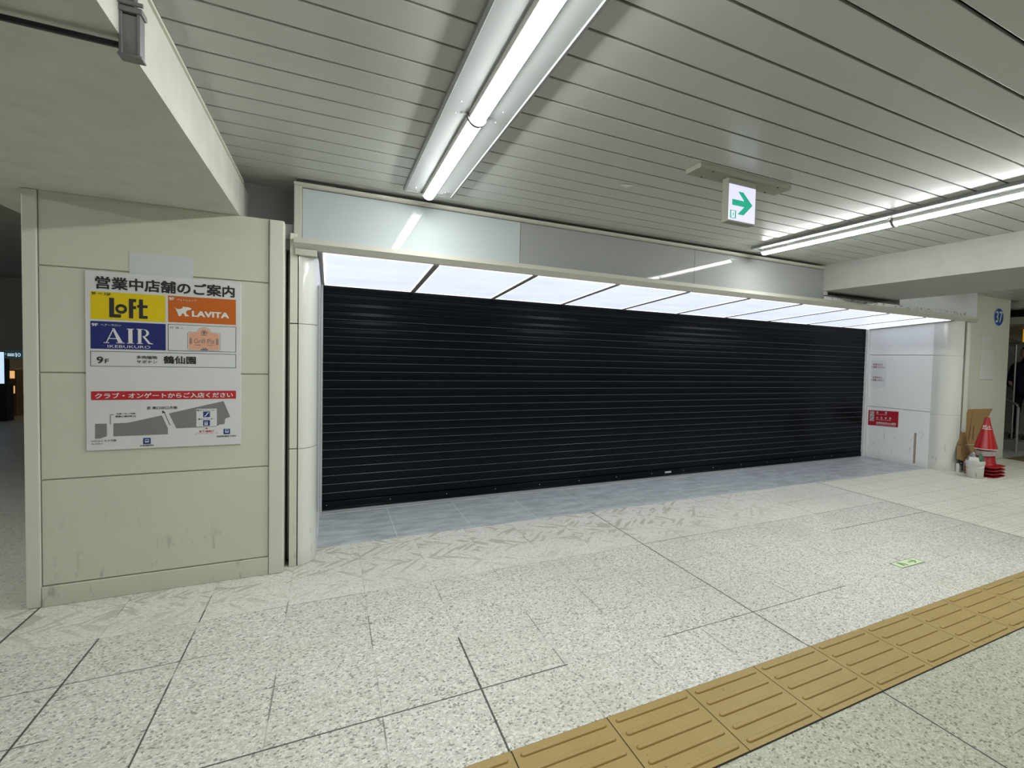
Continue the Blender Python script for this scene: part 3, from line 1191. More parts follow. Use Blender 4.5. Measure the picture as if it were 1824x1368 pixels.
q.poly([(-.690, 1.446), (-.686, 1.456), (-.680, 1.452), (-.676, 1.464), (-.671, 1.456), (-.664, 1.463), (-.660, 1.452), (-.655, 1.456), (-.652, 1.446)], pb, o3)
obj('flame_drawing', q, M_mapg, p4)

q = MB()
q.frame(-1.179, 1.341, -.514, 1.427, .0025, pb, .0008)
row = obj('bottom_row_outline', q, M_print, r)
q = MB()
q.text('9', (-1.153, 1.357, -1.126, 1.396), pb, o2, bold=.02)
q.text('F', (-1.119, 1.359, -1.102, 1.384), pb, o2, bold=.02)
obj('floor_lettering', q, M_print, row)
q = MB()
q.text('多肉植物', (-.983, 1.387, -.891, 1.406), pb, o2, bold=.02)
q.text('サボテン', (-.983, 1.361, -.891, 1.379), pb, o2, bold=.02)
obj('kind_lettering', q, M_print, row)
q = MB()
q.text('鶴仙園', (-.863, 1.361, -.711, 1.408), pb, o2, bold=.03)
obj('lettering', q, M_print, row)

bn_ = panel('red_banner', M_red, -1.178, 1.149, -.514, 1.199)
q = MB()
q.text('クラブ・オンゲートからご入店ください', (-1.161, 1.157, -.530, 1.189), pb, o2, bold=.026)
obj('lettering', q, M_pw, bn_)

q = MB()
q.poly([(-1.162, 1.014), (-1.113, 1.014), (-1.113, .941), (-1.141, .929), (-1.163, .929)], pb, .0006)
q.poly([(-1.085, 1.014), (-1.024, 1.015), (-.871, 1.054), (-.844, .976), (-.844, .940), (-1.086, .939)], pb, .0006)
q.poly([(-.839, 1.065), (-.577, 1.135), (-.543, 1.036), (-.568, 1.026), (-.573, .991), (-.597, .989), (-.614, .977), (-.805, .974)], pb, .0006)
mp = obj('map_blocks', q, M_mapg, r)
q = MB()
q.rect(-.710, .980, -.610, 1.089, pb, .0010)
obj('map_inset', q, M_board, mp)
q = MB()
for u0, v0, u1, v1 in ((-.677, 1.037, -.644, 1.072), (-.677, .984, -.644, 1.018), (-.577, .928, -.544, .961), (-.956, .887, -.922, .923)):
    q.rect(u0, v0, u1, v1, pb, .0014)
q.mi = 1
for u0, v0 in ((-.577, .928), (-.956, .887)):
    q.rect(u0 + .008, v0 + .010, u0 + .026, v0 + .028, pb, .0018)
q.poly([(-.672, 1.042), (-.664, 1.042), (-.652, 1.062), (-.648, 1.062), (-.648, 1.066), (-.655, 1.066), (-.667, 1.046), (-.672, 1.046)], pb, .0018)
for du in (0, .009):
    q.rect(-.670 + du, .988, -.664 + du, 1.003, pb, .0018)
    q.disc((-.667 + du, 1.008), (.003, .003), pb, .0018, 10)
q.mi = 0
for u0, v0 in ((-.577, .928), (-.956, .887)):
    q.rect(u0 + .010, v0 + .017, u0 + .024, v0 + .025, pb, .0022)
obj('map_icons', q, [M_icon, M_pw], mp)
q = MB()
q.line((-.834, .994), (-.861, 1.074), .003, pb, .0008)
q.poly([(-.869, 1.084), (-.854, 1.071), (-.870, 1.066)], pb, .0008)
q.line((-1.098, 1.009), (-1.098, 1.065), .0025, pb, .0008)
q.line((-1.098, 1.064), (-1.083, 1.064), .0025, pb, .0008)
q.text('至 東口出口方面', (-.939, 1.091, -.800, 1.108), pb, .0008, .02)
q.text('JR線・丸ノ内線', (-1.072, 1.063, -.990, 1.073), pb, .0008, .01)
q.text('副都心線改札口', (-1.076, 1.048, -.988, 1.059), pb, .0008, .01)
q.text('西武鉄道地下改札', (-.610, .910, -.512, .921), pb, .0008, .01)
q.text('いけふくろう方面', (-1.178, .910, -1.073, .922), pb, .0008, .01)
q.text('オレンジロード', (-1.178, .895, -1.130, .904), pb, .0008, .01)
q.text('JR池袋駅改札', (-.970, .872, -.906, .883), pb, .0008, .01)
obj('map_lettering', q, M_print, mp)
q = MB()
q.text('南エスカレーター', (-.708, 1.075, -.612, 1.085), pb, .0016, .01)
q.text('南エレベーター', (-.701, 1.021, -.619, 1.031), pb, .0016, .01)
obj('inset_lettering', q, M_print, mp)
q = MB()
q.poly([(-.669, .965), (-.652, .965), (-.661, .974)], pb, .0008)
q.text('地下1階南口', (-.697, .944, -.625, .957), pb, .0008, .01)
q.text('(クラブ・オンゲート)', (-.715, .930, -.605, .942), pb, .0008, .0)
obj('red_lettering', q, M_redt, mp)
# paper patch
q = MB()
q.box((-1.014, 4.0195, 1.876), (-.727, 4.0215, 2.000))
tag(obj('paper_patch', q, M_paper), 'plain bluish white paper patch above the shop directory board', 'paper')

# ------------------------------------------------------------------ right wall notices
pr_ = pl_x(7.57)
q = MB()


def notice(y0, z0, y1, z1, tilt, label):
    r = thing('paper_notice', label, 'notice', (7.57, (y0 + y1) / 2, z0), 'paper caution notices on the right wall')
    q = MB()
    n = 8
    for i in range(n):
        for j in range(n):
            pass
    vs = {}
    for i in range(n + 1):
        for j in range(n + 1):
            u, v = i / n, j / n
            y = y0 + (y1 - y0) * u
            zz = z0 + (z1 - z0) * v + tilt * u
            bulge = .003 + .004 * math.sin(u * PI) * math.sin(v * PI * 2) ** 2 + (.008 * max(0, v - .85) / .15 * (1 - u))
            vs[i, j] = q.bm.verts.new((7.57 - bulge, y, zz))
    for i in range(n):
        for j in range(n):
            q.face([vs[i, j], vs[i + 1, j], vs[i + 1, j + 1], vs[i, j + 1]])
    sh = obj('sheet', q, mat('notice_paper', (.83, .84, .85), .35, var=.03), r, smooth=True)
    q = MB()
    ya, yb = y0 - .045, y1 + .065
    q.text('お足もとに', (ya, z1 - .075, yb, z1 - .045), pr_, .011, .02)
    q.text('ご注意ください', (ya + .03, z1 - .118, yb - .03, z1 - .088), pr_, .011, .02)
    obj('lettering', q, mat('notice_ink', srgb(150, 70, 76), .6), r)
    return r


notice(5.336, 1.363, 5.058, 1.553, 0.0, 'upper of two white paper notices with red lettering on the right wall')
notice(5.330, 1.139, 5.066, 1.348, .0, 'lower of two white paper notices, just above the red sign')
r = thing('prohibition_sign', 'red sign with white pictograms on the wall right of the shutter', 'sign', (7.57, 5.09, .52))
q = MB()
v = [(5.340, .518), (4.836, .541), (4.836, .781), (5.340, .758)]
pz = [(7.5695, a, b) for a, b in v] + [(7.5655, a, b) for a, b in v]
V = [q.bm.verts.new(k) for k in pz]
for k in ((0, 1, 2, 3), (7, 6, 5, 4), (0, 4, 5, 1), (1, 5, 6, 2), (2, 6, 7, 3), (3, 7, 4, 0)):
    q.face([V[i] for i in k])
pan = obj('plate', q, M_redw, r)


def sk(u, vv, off):      # the plate hangs slightly askew
    return (7.5655 - off, u, vv + (5.340 - u) * .0456)


q = MB()
for zz in (.668, .587):
    q.rect(5.312, zz, 5.240, zz + .072, sk, .0006)
obj('pictogram_ground', q, M_pw, pan)
q = MB()
for zz in (.704, .623):
    q.ring((5.276, zz), (.031, .031), (.024, .024), sk, .0010, 20)
    q.line((5.296, zz + .019), (5.256, zz - .019), .007, sk, .0012)
q.rect(5.294, .701, 5.262, .708, sk, .0009)
q.rect(5.282, .610, 5.278, .630, sk, .0009)
q.poly([(5.280, .630), (5.287, .636), (5.280, .646), (5.273, .636)], sk, .0009)
obj('pictogram', q, M_print, pan)
q = MB()
q.text('禁', (5.200, .712, 5.168, .744), sk, .0006, .02)
q.text('煙', (5.055, .712, 5.022, .744), sk, .0006, .02)
q.text('NO SMOKING', (5.198, .692, 5.022, .704), sk, .0006)
obj('lettering', q, M_pw, pan)
q = MB()
for k, ch in enumerate('火気厳禁'):
    q.text(ch, (5.198 - k * .072, .630, 5.166 - k * .072, .662), sk, .0006, .02)
q.text('NO OPEN FLAMES', (5.198, .608, 4.954, .620), sk, .0006)
obj('lettering', q, M_pw, pan)
q = MB()
q.text('危険物品持込み厳禁', (5.196, .548, 4.868, .582), sk, .0006, .02)
q.text('NO DANGEROUS GOODS', (5.196, .530, 4.868, .541), sk, .0006)
obj('lettering', q, M_pw, pan)
q = MB()
q.poly([(4.580, .04), (4.545, .04), (4.545, .495), (4.580, .495)], pl_x(7.57), .0012)
q.poly([(4.580, .04), (4.545, .04), (4.545, .495), (4.580, .495)], pl_x(7.57), .0002)
tag(obj('tape_strip', q, mat('tape_brown', (.40, .30, .24), .5, var=.25, vscale=25)), 'brownish upright strip of old tape low on the right wall', 'tape')

# ------------------------------------------------------------------ numbered pillar
pn = pl_y(4.37)
r = thing('number_sign', 'round blue sign with white 37 on the cream pillar', 'sign', (9.33, 4.37, 2.145))
q = MB()
for rr, y0, y1, mi in ((.158, 4.364, 4.3695, 0), (.136, 4.362, 4.364, 1)):
    q.mi = mi
    A = [q.bm.verts.new((9.33 + rr * math.cos(k * PI / 24), y0, 2.302 + rr * math.sin(k * PI / 24))) for k in range(48)]
    B = [q.bm.verts.new((9.33 + rr * math.cos(k * PI / 24), y1, 2.302 + rr * math.sin(k * PI / 24))) for k in range(48)]
    q.face(A)
    q.face(B[::-1])
    for k in range(48):
        q.face([A[k], A[(k + 1) % 48], B[(k + 1) % 48], B[k]])
obj('disc', q, [mat('sign_rim', (.55, .62, .72), .4), M_blue], r)
q = MB()
q.text('37', (9.232, 2.212, 9.432, 2.394), pl_y(4.362), .0008, .015, res=6)
obj('lettering', q, M_pw, r)
q = MB()
q.box((8.828, 4.360, 1.868), (9.166, 4.3695, 1.996), .003)
q.box((8.828, 4.352, 1.99), (9.166, 4.3695, 2.002), .002)
tag(obj('blank_plate', q, M_plate), 'small blank pale plate under the round number sign', 'plate', 'blank plates on the numbered pillar')
q = MB()
q.box((8.858, 4.352, 1.302), (9.222, 4.3695, 1.770), .004)
tag(obj('blank_plate', q, M_plate), 'tall blank pale plate, lower of the two on the numbered pillar', 'plate', 'blank plates on the numbered pillar')


# ------------------------------------------------------------------ tactile paving
def tactile_mat():
    m = bpy.data.materials.new('tactile_ochre')
    m.use_nodes = True
    t = NT(m)
    b = t.n['Principled BSDF']
    p, x, y, z = t.pos()
    col = t.mix(t.noise(p, 5, 4, .6), (.29, .20, .058), (.385, .275, .095))
    col = t.mix(t.m('MULTIPLY', t.step(t.noise(p, 240, 2), .5, .7), .35), col, (.52, .41, .22))
    col = t.mix(t.m('MULTIPLY', t.step(t.noise(p, 38, 2), .71, .76), .8), col, (.07, .05, .03))
    col = t.mix(t.m('MULTIPLY', t.m('MULTIPLY', t.step(z, .0052, .0066), t.m('SUBTRACT', 1.0, t.step(z, .0098, .0106))), .85), col, (.25, .150, .030))
    t.put(b.inputs['Base Color'], col)
    b.inputs['Roughness'].default_value = .5
    bn = t.new('ShaderNodeBump')
    bn.inputs['Strength'].default_value = .3
    bn.inputs['Distance'].default_value = .001
    t.l.new(t.noise(p, 300, 2), bn.inputs['Height'])
    t.l.new(bn.outputs[0], b.inputs['Normal'])
    return m


M_tac = tactile_mat()
q = MB()
q.box((.19, 1.404, .0002), (4.572, 1.817, .0012))
struct('paving_bed', q, M_black, 'dark bed showing in the joints of the tactile strip')


def bar_geo(q, x0, x1, yc, wd, z0, h):
    prof = []
    def rr(e, n=7):
        pts = []
        for s_, cx_ in ((1, x1 - wd / 2), (-1, x0 + wd / 2)):
            for k in range(n + 1):
                a = -PI / 2 + PI * k / n
                pts.append((cx_ + s_ * (wd / 2 - e) * math.cos(a), yc + s_ * (wd / 2 - e) * math.sin(a)))
        return pts
    lv = [(0, z0), (.0015, z0 + h * .55), (.004, z0 + h * .9), (.007, z0 + h)]
    R = [[q.bm.verts.new((a, b, zz)) for a, b in rr(e)] for e, zz in lv]
    for A, B in zip(R, R[1:]):
        for k in range(len(A)):
            fc = q.face([A[k], A[(k + 1) % len(A)], B[(k + 1) % len(A)], B[k]])
            fc.smooth = True
    q.face(R[-1])


NUM = ['first', 'second', 'third', 'fourth', 'fifth', 'sixth', 'seventh', 'eighth', 'ninth', 'tenth', 'eleventh']
for i in range(11):
    x0 = .1955 + i * .3975
    q = MB()
    q.box((x0 + .002, 1.4085, .0012), (x0 + .3955, 1.8125, .0045), .001)
    for k in range(5):
        bar_geo(q, x0 + .022, x0 + .376, 1.447 + k * .0815, .026, .0044, .0065)
    if i == 0:
        lab = 'ochre guide-bar paving tile cut off by the bottom edge, first of the strip'
    elif i == 10:
        lab = 'ochre guide-bar paving tile at the far right end of the strip in view'
    else:
        lab = 'ochre guide-bar paving tile, %s along the strip from the bottom edge' % NUM[i]
    tag(obj('tactile_tile', q, M_tac), lab, 'paving tile', 'yellow guide tiles in the floor')
for i in range(3):
    pass
q = MB()
q.box((9.75, 3.95, .0), (13.0, 4.36, .004))
struct('floor_far_strip', q, mat('far_tactile', (.20, .16, .075), .5, var=.1), 'dim ochre paving strip beyond the numbered pillar')

# evacuation floor sticker
r = thing('floor_sticker', 'pale green floor sticker with a running figure and arrow', 'sticker', (3.78, 2.29, 0))
q = MB()
q.box((3.640, 2.240, .0002), (3.920, 2.341, .0012))
bs = obj('border', q, mat('sticker_border', (.035, .04, .03), .5), r)
pf = pl_z(.0012)
q = MB()
q.rect(3.646, 2.246, 3.914, 2.335, pf, .0004)
obj('ground', q, mat('sticker_green', (.62, .72, .44), .45, var=.05), r)
q = MB()
M_sg = mat('sticker_ink', (.17, .25, .16), .5)
q.poly([(3.690, 2.325), (3.712, 2.325), (3.745, 2.285), (3.745, 2.258), (3.728, 2.258), (3.720, 2.290), (3.702, 2.258), (3.690, 2.258)], pf, .0008)
q.poly([(3.826, 2.322), (3.846, 2.322), (3.880, 2.293), (3.846, 2.262), (3.826, 2.262), (3.850, 2.286), (3.790, 2.286), (3.790, 2.300), (3.850, 2.300)], pf, .0008)
obj('symbols', q, M_sg, r)

# ------------------------------------------------------------------ cones, bucket, cardboard
CC = (7.93, 3.785)
M_cone = mat('cone_red', srgb(158, 20, 28), .4, var=.08)
M_coned = mat('cone_red_worn', srgb(146, 20, 32), .45, var=.15)


def cone(z0, label, mt, h=.67):
    r = thing('traffic_cone', label, 'traffic cone', (CC[0], CC[1], z0), 'stacked red traffic cones')
    q = MB()
    a = .195
    # sagging square foot plate
    n = 10
    rot = math.radians(3)
    def pt(u, v_, zz):
        X, Y = u * math.cos(rot) - v_ * math.sin(rot), u * math.sin(rot) + v_ * math.cos(rot)
        return (CC[0] + X, CC[1] + Y, z0 + zz)
    rings = []
    for lev in ((a, .0), (a, .012), (.155, .020)):
        ring = []
        for k in range(32):
            an = 2 * PI * k / 32
            cx_, sy_ = math.cos(an), math.sin(an)
            p4 = 1 / ((abs(cx_) ** 7 + abs(sy_) ** 7) ** (1 / 7))
            ring.append(q.bm.verts.new(pt(lev[0] * p4 * cx_, lev[0] * p4 * sy_, lev[1])))
        rings.append(ring)
    for rr, zz in ((.135, .026), (.124, .045), (.035, h - .03), (.026, h - .006), (.018, h)):
        rings.append([q.bm.verts.new(pt(rr * math.cos(2 * PI * k / 32), rr * math.sin(2 * PI * k / 32), zz)) for k in range(32)])
    for A, B in zip(rings, rings[1:]):
        for k in range(32):
            q.face([A[k], A[(k + 1) % 32], B[(k + 1) % 32], B[k]]).smooth = True
    q.face(rings[-1])
    obj('cone_body', q, mt, r, recalc=True)
    return r


c0 = cone(.0, 'lowest red traffic cone of the stack, foot on the floor', M_coned, .60)
c1 = cone(.045, 'second red traffic cone up from the floor in the stack', M_coned, .60)
c2 = cone(.090, 'third red traffic cone up, just under the wrapped one', M_coned, .60)
c3 = cone(.135, 'topmost red traffic cone of the stack, wearing a printed red sleeve', M_cone, .67)
M_slv = mat('sleeve_red', srgb(166, 28, 30), .28, var=.06)
q = MB()
q.lathe([(.045, .72), (.139, .375), (.137, .375), (.043, .72)], (CC[0], CC[1], 0), 32)
sl = obj('printed_sleeve', q, M_slv, c3, label='glossy red printed sleeve')
q = MB()
q.lathe([(.1395, .374), (.1415, .366), (.139, .366), (.1375, .374)], (CC[0], CC[1], 0), 32)
obj('sleeve_rim', q, M_pw, sl, label='white lower rim')


def sleeve_pt(u, v_, off):      # u = metres round the cone, v = height; faces the camera
    z_ = v_
    rr = .045 + (.72 - z_) / (.72 - .375) * (.139 - .045) + off
    base_an = math.atan2(-CC[1], -CC[0])
    an = base_an + u / rr
    return (CC[0] + rr * math.cos(an), CC[1] + rr * math.sin(an), z_)


q = MB()
q.text('禁止', (-.055, .655, .055, .695), sleeve_pt, .002, .02)
nb = 10
for k in range(nb):
    a0, a1 = -.06 + .12 * k / nb, -.06 + .12 * (k + 1) / nb
    q.rect(a0, .640, a1, .647, sleeve_pt, .002)
obj('lettering', q, M_pw, sl)
# grey tape round the lower cones
q = MB()
q.lathe([(.118, .355), (.126, .325), (.131, .29), (.126, .29), (.113, .355)], (CC[0], CC[1], 0), 24, math.atan2(-CC[1], -CC[0]) - 1.5, math.atan2(-CC[1], -CC[0]) + 1.4)
for v in q.bm.verts:
    v.co.z += (v.co.x - CC[0]) * .12
obj('tape_band', q, mat('tape_gray', (.36, .30, .29), .25, var=.1), c3, label='greyish tape band')

BC = (7.60, 3.745)
r = thing('bucket', 'small grimy white plastic bucket standing in front of the red cones', 'bucket', (BC[0], BC[1], 0))
M_buck = wall_mat('bucket_plastic', (.60, .60, .55), rough=.4, scuff=1.2, top=.35, fine=.08)
q = MB()
q.lathe([(0, .002), (.092, .002), (.098, .008), (.108, .19), (.115, .193), (.116, .214), (.111, .216), (.112, .232), (.106, .235), (.100, .20), (.090, .02), (0, .02)], (BC[0], BC[1], 0), 32)
bk = obj('bucket_body', q, M_buck, r)
q = MB()
pts = [(BC[0] - .05 * 0 + .118 * math.cos(a), BC[1] + .118 * math.sin(a), .20 - .05 * math.sin((a - 3.0) / 1.9 * PI)) for a in [3.0 + 1.9 * k / 12 for k in range(13)]]
q.tube(pts, .003, 6)
obj('handle', q, M_alu, r)
# contents
q = MB()
random.seed(3)
vs = []
nu, nv = 14, 6
for j in range(nv + 1):
    ring = []
    for k in range(nu):
        an = 2 * PI * k / nu
        rr = (.062 - .007 * j + random.uniform(-.008, .008)) * (1 if j < nv else .25)
        zz = .212 + .125 * (j / nv) ** .8 + random.uniform(-.012, .012)
        ring.append(q.bm.verts.new((BC[0] - .012 + rr * math.cos(an), BC[1] + .034 + rr * math.sin(an), zz)))
    vs.append(ring)
for A, B in zip(vs, vs[1:]):
    for k in range(nu):
        q.face([A[k], A[(k + 1) % nu], B[(k + 1) % nu], B[k]])
q.face(vs[-1])
tag(obj('plastic_bag', q, mat('bag_film', (.30, .31, .30), .2, var=.3, vscale=25, alpha=.85)), 'crumpled clear plastic bag stuffed in the white bucket', 'bag')
q = MB()
dv = Vector((-CC[0], -CC[1], 0)).normalized()
px = Vector((-dv.y, dv.x, 0))
cen = Vector((BC[0], BC[1], .216)) + dv * .082 - px * .012
V = [q.bm.verts.new(cen + px * a + Vector((0, 0, b)) + dv * c) for c in (0, .006) for a, b in ((-.062, .0), (.062, .0), (.05, .07), (-.055, .07))]
for k in ((0, 1, 2, 3), (7, 6, 5, 4), (0, 4, 5, 1), (1, 5, 6, 2), (2, 6, 7, 3), (3, 7, 4, 0)):
    q.face([V[i] for i in k])
tag(obj('white_tray', q, M_white), 'white plastic tray sticking out of the bucket', 'tray')
q = MB()
cen = Vector((BC[0], BC[1], .262)) + dv * .012 + px * .055
q.lathe([(0, .075), (.012, .073), (.014, .055), (.03, .035), (.032, -.04), (0, -.04)], tuple(cen), 14)
tag(obj('green_bottle', q, mat('green_plastic', (.05, .17, .09), .3)), 'small dark green bottle poking out of the bucket', 'bottle')

# cardboard: flattened carton leaning on the pillar
r = thing('cardboard_sheet', 'flattened brown cardboard carton leaning behind the red cones', 'cardboard', (8.1, 4.0, 0))
M_card = mat('cardboard', srgb(150, 122, 78), .75, var=.10, vscale=5)
M_cardd = mat('cardboard_print', srgb(78, 62, 40), .75, var=.1)


def card(u, v_, off):      # u along x, v up; leans back with height
    return (u * 1.0155, 4.03 + v_ * .105 - off + max(0, .36 - v_) * -.2, v_)


def sheet(q, pts, th=.007):
    A = [q.bm.verts.new(card(u, v_, 0)) for u, v_ in pts]
    B = [q.bm.verts.new(card(u, v_, -th)) for u, v_ in pts]
    q.face(A)
    q.face(B[::-1])
    n = len(pts)
    for k in range(n):
        q.face([A[k], A[(k + 1) % n], B[(k + 1) % n], B[k]])


q = MB()
sheet(q, [(7.655, .385), (8.30, .36), (8.43, .69), (8.645, .869), (7.985, .875)])
obj('upper_face', q, M_card, r)
q = MB()
sheet(q, [(7.560, .20), (8.20, .02), (8.295, .352), (7.650, .378)])
obj('lower_flap', q, M_card, r)
q = MB()
q.line((8.00, .62), (7.93, .43), .018, card, .002)
q.line((8.10, .64), (8.04, .44), .018, card, .002)
q.line((7.90, .86), (7.86, .73), .006, card, .002)
q.line((8.09, .86), (8.00, .62), .004, card, .002)
q.line((7.76, .35), (7.70, .27), .014, card, .002)
obj('print_marks', q, M_cardd, r)
# pale block with black clamp at its foot
r = thing('bollard_foot', 'pale block with a black strap between the right column and the bucket', 'block', (7.80, 4.03, 0))
q = MB()
q.box((7.775, 4.035, .0), (7.90, 4.085, .120), .008)
obj('block', q, M_plate, r)
q = MB()
q.tube([(7.80 + .035 * math.cos(a), 4.028, .13 + .028 * math.sin(a)) for a in [2 * PI * k / 12 for k in range(13)]], .008, 6)
q.box((7.83, 4.027, .02), (7.85, 4.034, .12), .002)
obj('strap', q, M_print, r)

# ------------------------------------------------------------------ beyond the numbered pillar: stairs, rails, passer-by
q = MB()
q.box((10.95, 2.0, 0), (14.5, 9.0, .172), .006)
struct('landing', q, mat('step_stone', (.25, .25, .235), .7, var=.15, vscale=8), 'low stone step beyond the rail')
q = MB()
for k in range(14):
    y0 = 4.0 + k * .29
    q.box((12.3, y0, .172), (14.2, 9.0, .172 + .165 * (k + 1)))
struct('stairs', q, mat('step_stone', (.25, .25, .235), .7), 'flight of stone steps beyond the numbered pillar')
q = MB()
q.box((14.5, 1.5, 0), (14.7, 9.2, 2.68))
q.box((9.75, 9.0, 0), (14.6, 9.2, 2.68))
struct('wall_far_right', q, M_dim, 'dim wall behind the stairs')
q = MB()
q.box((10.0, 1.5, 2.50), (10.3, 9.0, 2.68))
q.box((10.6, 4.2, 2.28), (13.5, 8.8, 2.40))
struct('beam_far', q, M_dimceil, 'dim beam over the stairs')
q = MB()
q.box((12.25, 5.0, .172), (12.3, 9.0, 2.30))
struct('wall_stair', q, mat('stair_wall', (.34, .33, .28), .7), 'pale stair side wall')

r = thing('stair_handrail', 'sloping double metal handrail high above the dark coat', 'handrail', (11.2, 5.0, .172))
M_st = mat('steel_tube', (.42, .42, .41), .3, metal=.8, var=.1)
q = MB()
q.tube([(11.2, 5.6, 2.22), (11.2, 5.10, 2.075), (11.2, 4.8, 1.945), (11.2, 4.3, 1.68)], .022, 12)
obj('rail', q, M_st, r)
q = MB()
q.tube([(11.2, 5.6, 2.12), (11.2, 5.02, 1.93), (11.2, 4.92, 1.93)], .018, 10)
obj('rail', q, M_st, r)
q = MB()
q.tube([(11.2, 4.92, .172), (11.2, 4.92, 1.93)], .016, 10)
obj('post', q, M_st, r)
q = MB()
q.tube([(11.2, 4.5, .172), (11.2, 4.5, 1.78)], .016, 10)
obj('post', q, M_st, r)

r = thing('guard_rail', 'low grey tube guard rail with one post on the floor', 'handrail', (10.68, 4.61, 0))
q = MB()
q.tube([(10.68, 4.61, 0), (10.68, 4.61, .80), (10.69, 4.625, .835), (10.72, 4.66, .85), (11.0, 5.05, .95)], .024, 12)
obj('rail', q, mat('guard_gray', (.33, .34, .33), .45, metal=.4), r)

r = thing('shop_sign', 'yellow and red sign at the right edge above the handrail', 'sign', (12.1, 5.0, 2.0))
q = MB()
q.box((12.10, 4.60, 2.02), (12.20, 5.55, 2.34), .004)
obj('box', q, mat('sign_cream', (.40, .36, .26), .6), r)
ps = pl_x(12.10)
q = MB()
q.rect(5.21, 2.03, 4.62, 2.33, ps, .002)
obj('yellow_face', q, emat('sign_yellow', srgb(225, 175, 40), .55), r)
q = MB()
for k in range(3):
    q.rect(5.19 - k * .14, 2.05, 5.09 - k * .14, 2.19, ps, .004)
obj('red_mark', q, emat('sign_red', srgb(190, 30, 40), .6), r)
q = MB()
for k in range(3):
    q.rect(5.18 - k * .12, 2.22, 5.10 - k * .12, 2.29, ps, .004)
obj('dark_mark', q, M_print, r)

# ------------------------------------------------------------------ passer-by (skin-modifier figure)
def skin_mesh(name, nodes, edges, mtl, parent, root=0, sub=2):
    me = bpy.data.meshes.new(name)
    me.from_pydata([n[0] for n in nodes], edges, [])
    o = bpy.data.objects.new(name, me)
    COL.objects.link(o)
    md = o.modifiers.new('skin', 'SKIN')
    md.use_smooth_shade = True
    for i, n in enumerate(nodes):
        sv = me.skin_vertices[0].data[i]
        rr = n[1]
        sv.radius = rr if isinstance(rr, tuple) else (rr, rr)
        sv.use_root = (i == root)
    sd = o.modifiers.new('sub', 'SUBSURF')
    sd.levels = sub
    sd.render_levels = sub
    bpy.context.view_layer.update()
    dg = bpy.context.evaluated_depsgraph_get()
    me2 = bpy.data.meshes.new_from_object(o.evaluated_get(dg))
    bpy.data.objects.remove(o)
    me2.name = name
    me2.materials.clear()
    me2.materials.append(mtl)
    for p in me2.polygons:
        p.use_smooth = True
    o2 = bpy.data.objects.new(name, me2)
    COL.objects.link(o2)
    o2.parent = parent
    return o2


PX, PY, PZ = 11.45, 4.86, .172
r = thing('person', 'person in a dark navy coat and dark trousers standing behind the guard rail', 'person', (PX, PY, PZ))
r.rotation_euler = (0, 0, 0)
M_coat = mat('coat_navy', (.008, .011, .022), .85, spec=.2, var=.3, vscale=12)
M_trs = mat('trousers_black', (.006, .006, .008), .9, spec=.2)
M_skin = mat('skin', (.34, .20, .15), .5, var=.08)
M_hair = mat('hair', (.006, .006, .007), .5)
# local coordinates: faces -x, its right hand at +y
bodyn = [((0, 0, .93), (.13, .17)), ((0, 0, 1.12), (.12, .16)), ((.01, 0, 1.30), (.125, .18)), ((.01, 0, 1.42), (.09, .12)), ((0, 0, 1.49), .055), ((-.01, 0, 1.55), .052),
         ((0, .09, .82), .09), ((-.02, .10, .47), .062), ((.02, .10, .10), .045), ((-.10, .11, .035), .035),
         ((0, -.09, .82), .09), ((-.01, -.10, .47), .062), ((.03, -.10, .10), .045), ((-.09, -.11, .035), .035)]
bd_ = skin_mesh('body', bodyn, [(0, 1), (1, 2), (2, 3), (3, 4), (4, 5), (0, 6), (6, 7), (7, 8), (8, 9), (0, 10), (10, 11), (11, 12), (12, 13)], M_trs, r)
coat = [((0, 0, .80), (.17, .22)), ((0, 0, 1.0), (.155, .205)), ((.01, 0, 1.20), (.15, .205)), ((.01, 0, 1.38), (.12, .17)), ((0, 0, 1.46), (.075, .085)),
        ((.01, .19, 1.37), .075), ((.04, .25, 1.12), .064), ((-.10, .20, 1.00), .052), ((-.20, .13, 1.03), .045),
        ((.01, -.19, 1.37), .075), ((.05, -.26, 1.12), .064), ((.02, -.27, .88), .05)]
skin_mesh('coat', coat, [(0, 1), (1, 2), (2, 3), (3, 4), (3, 5), (5, 6), (6, 7), (7, 8), (3, 9), (9, 10), (10, 11)], M_coat, r)
q = MB()
# head with nose, eyes level, ears and jaw
def headshape(u):
    d = Vector(u)
    rx, ry, rz = .098, .076, .118
    p = Vector((d.x * rx, d.y * ry, d.z * rz))
    if d.z < 0:
        p.y *= 1 + .28 * d.z
        p.x *= 1 + .10 * d.z
    fr = max(0, -d.x)
    if fr > .85 and -.35 < d.z < .15:
        p.x -= .020 * max(0, 1 - abs(d.y) / .16) * max(0, 1 - abs(d.z + .12) / .22)
    if fr > .6 and abs(d.z - .10) < .13 and .15 < abs(d.y) < .55:
        p.x += .008
    if fr > .7 and abs(d.z + .48) < .07 and abs(d.y) < .35:
        p.x += .004
    return p
hb = bmesh.new()
bmesh.ops.create_icosphere(hb, subdivisions=4, radius=1)
for v in hb.verts:
    p = headshape(v.co.normalized())
    v.co = p + Vector((-.012, 0, 1.615))
for sy in (-1, 1):
    e = bmesh.ops.create_uvsphere(hb, u_segments=10, v_segments=8, radius=1)
    for v in e['verts']:
        v.co = Vector((v.co.x * .016 + .0, sy * .076 + v.co.y * .008, 1.61 + v.co.z * .03))
q.bm.free()
q.bm = hb
for v in q.bm.verts:
    v.co += Vector((PX, PY, PZ))
obj('head', q, M_skin, bd_, smooth=True)
q = MB()
hb = bmesh.new()
bmesh.ops.create_icosphere(hb, subdivisions=3, radius=1)
kill = []
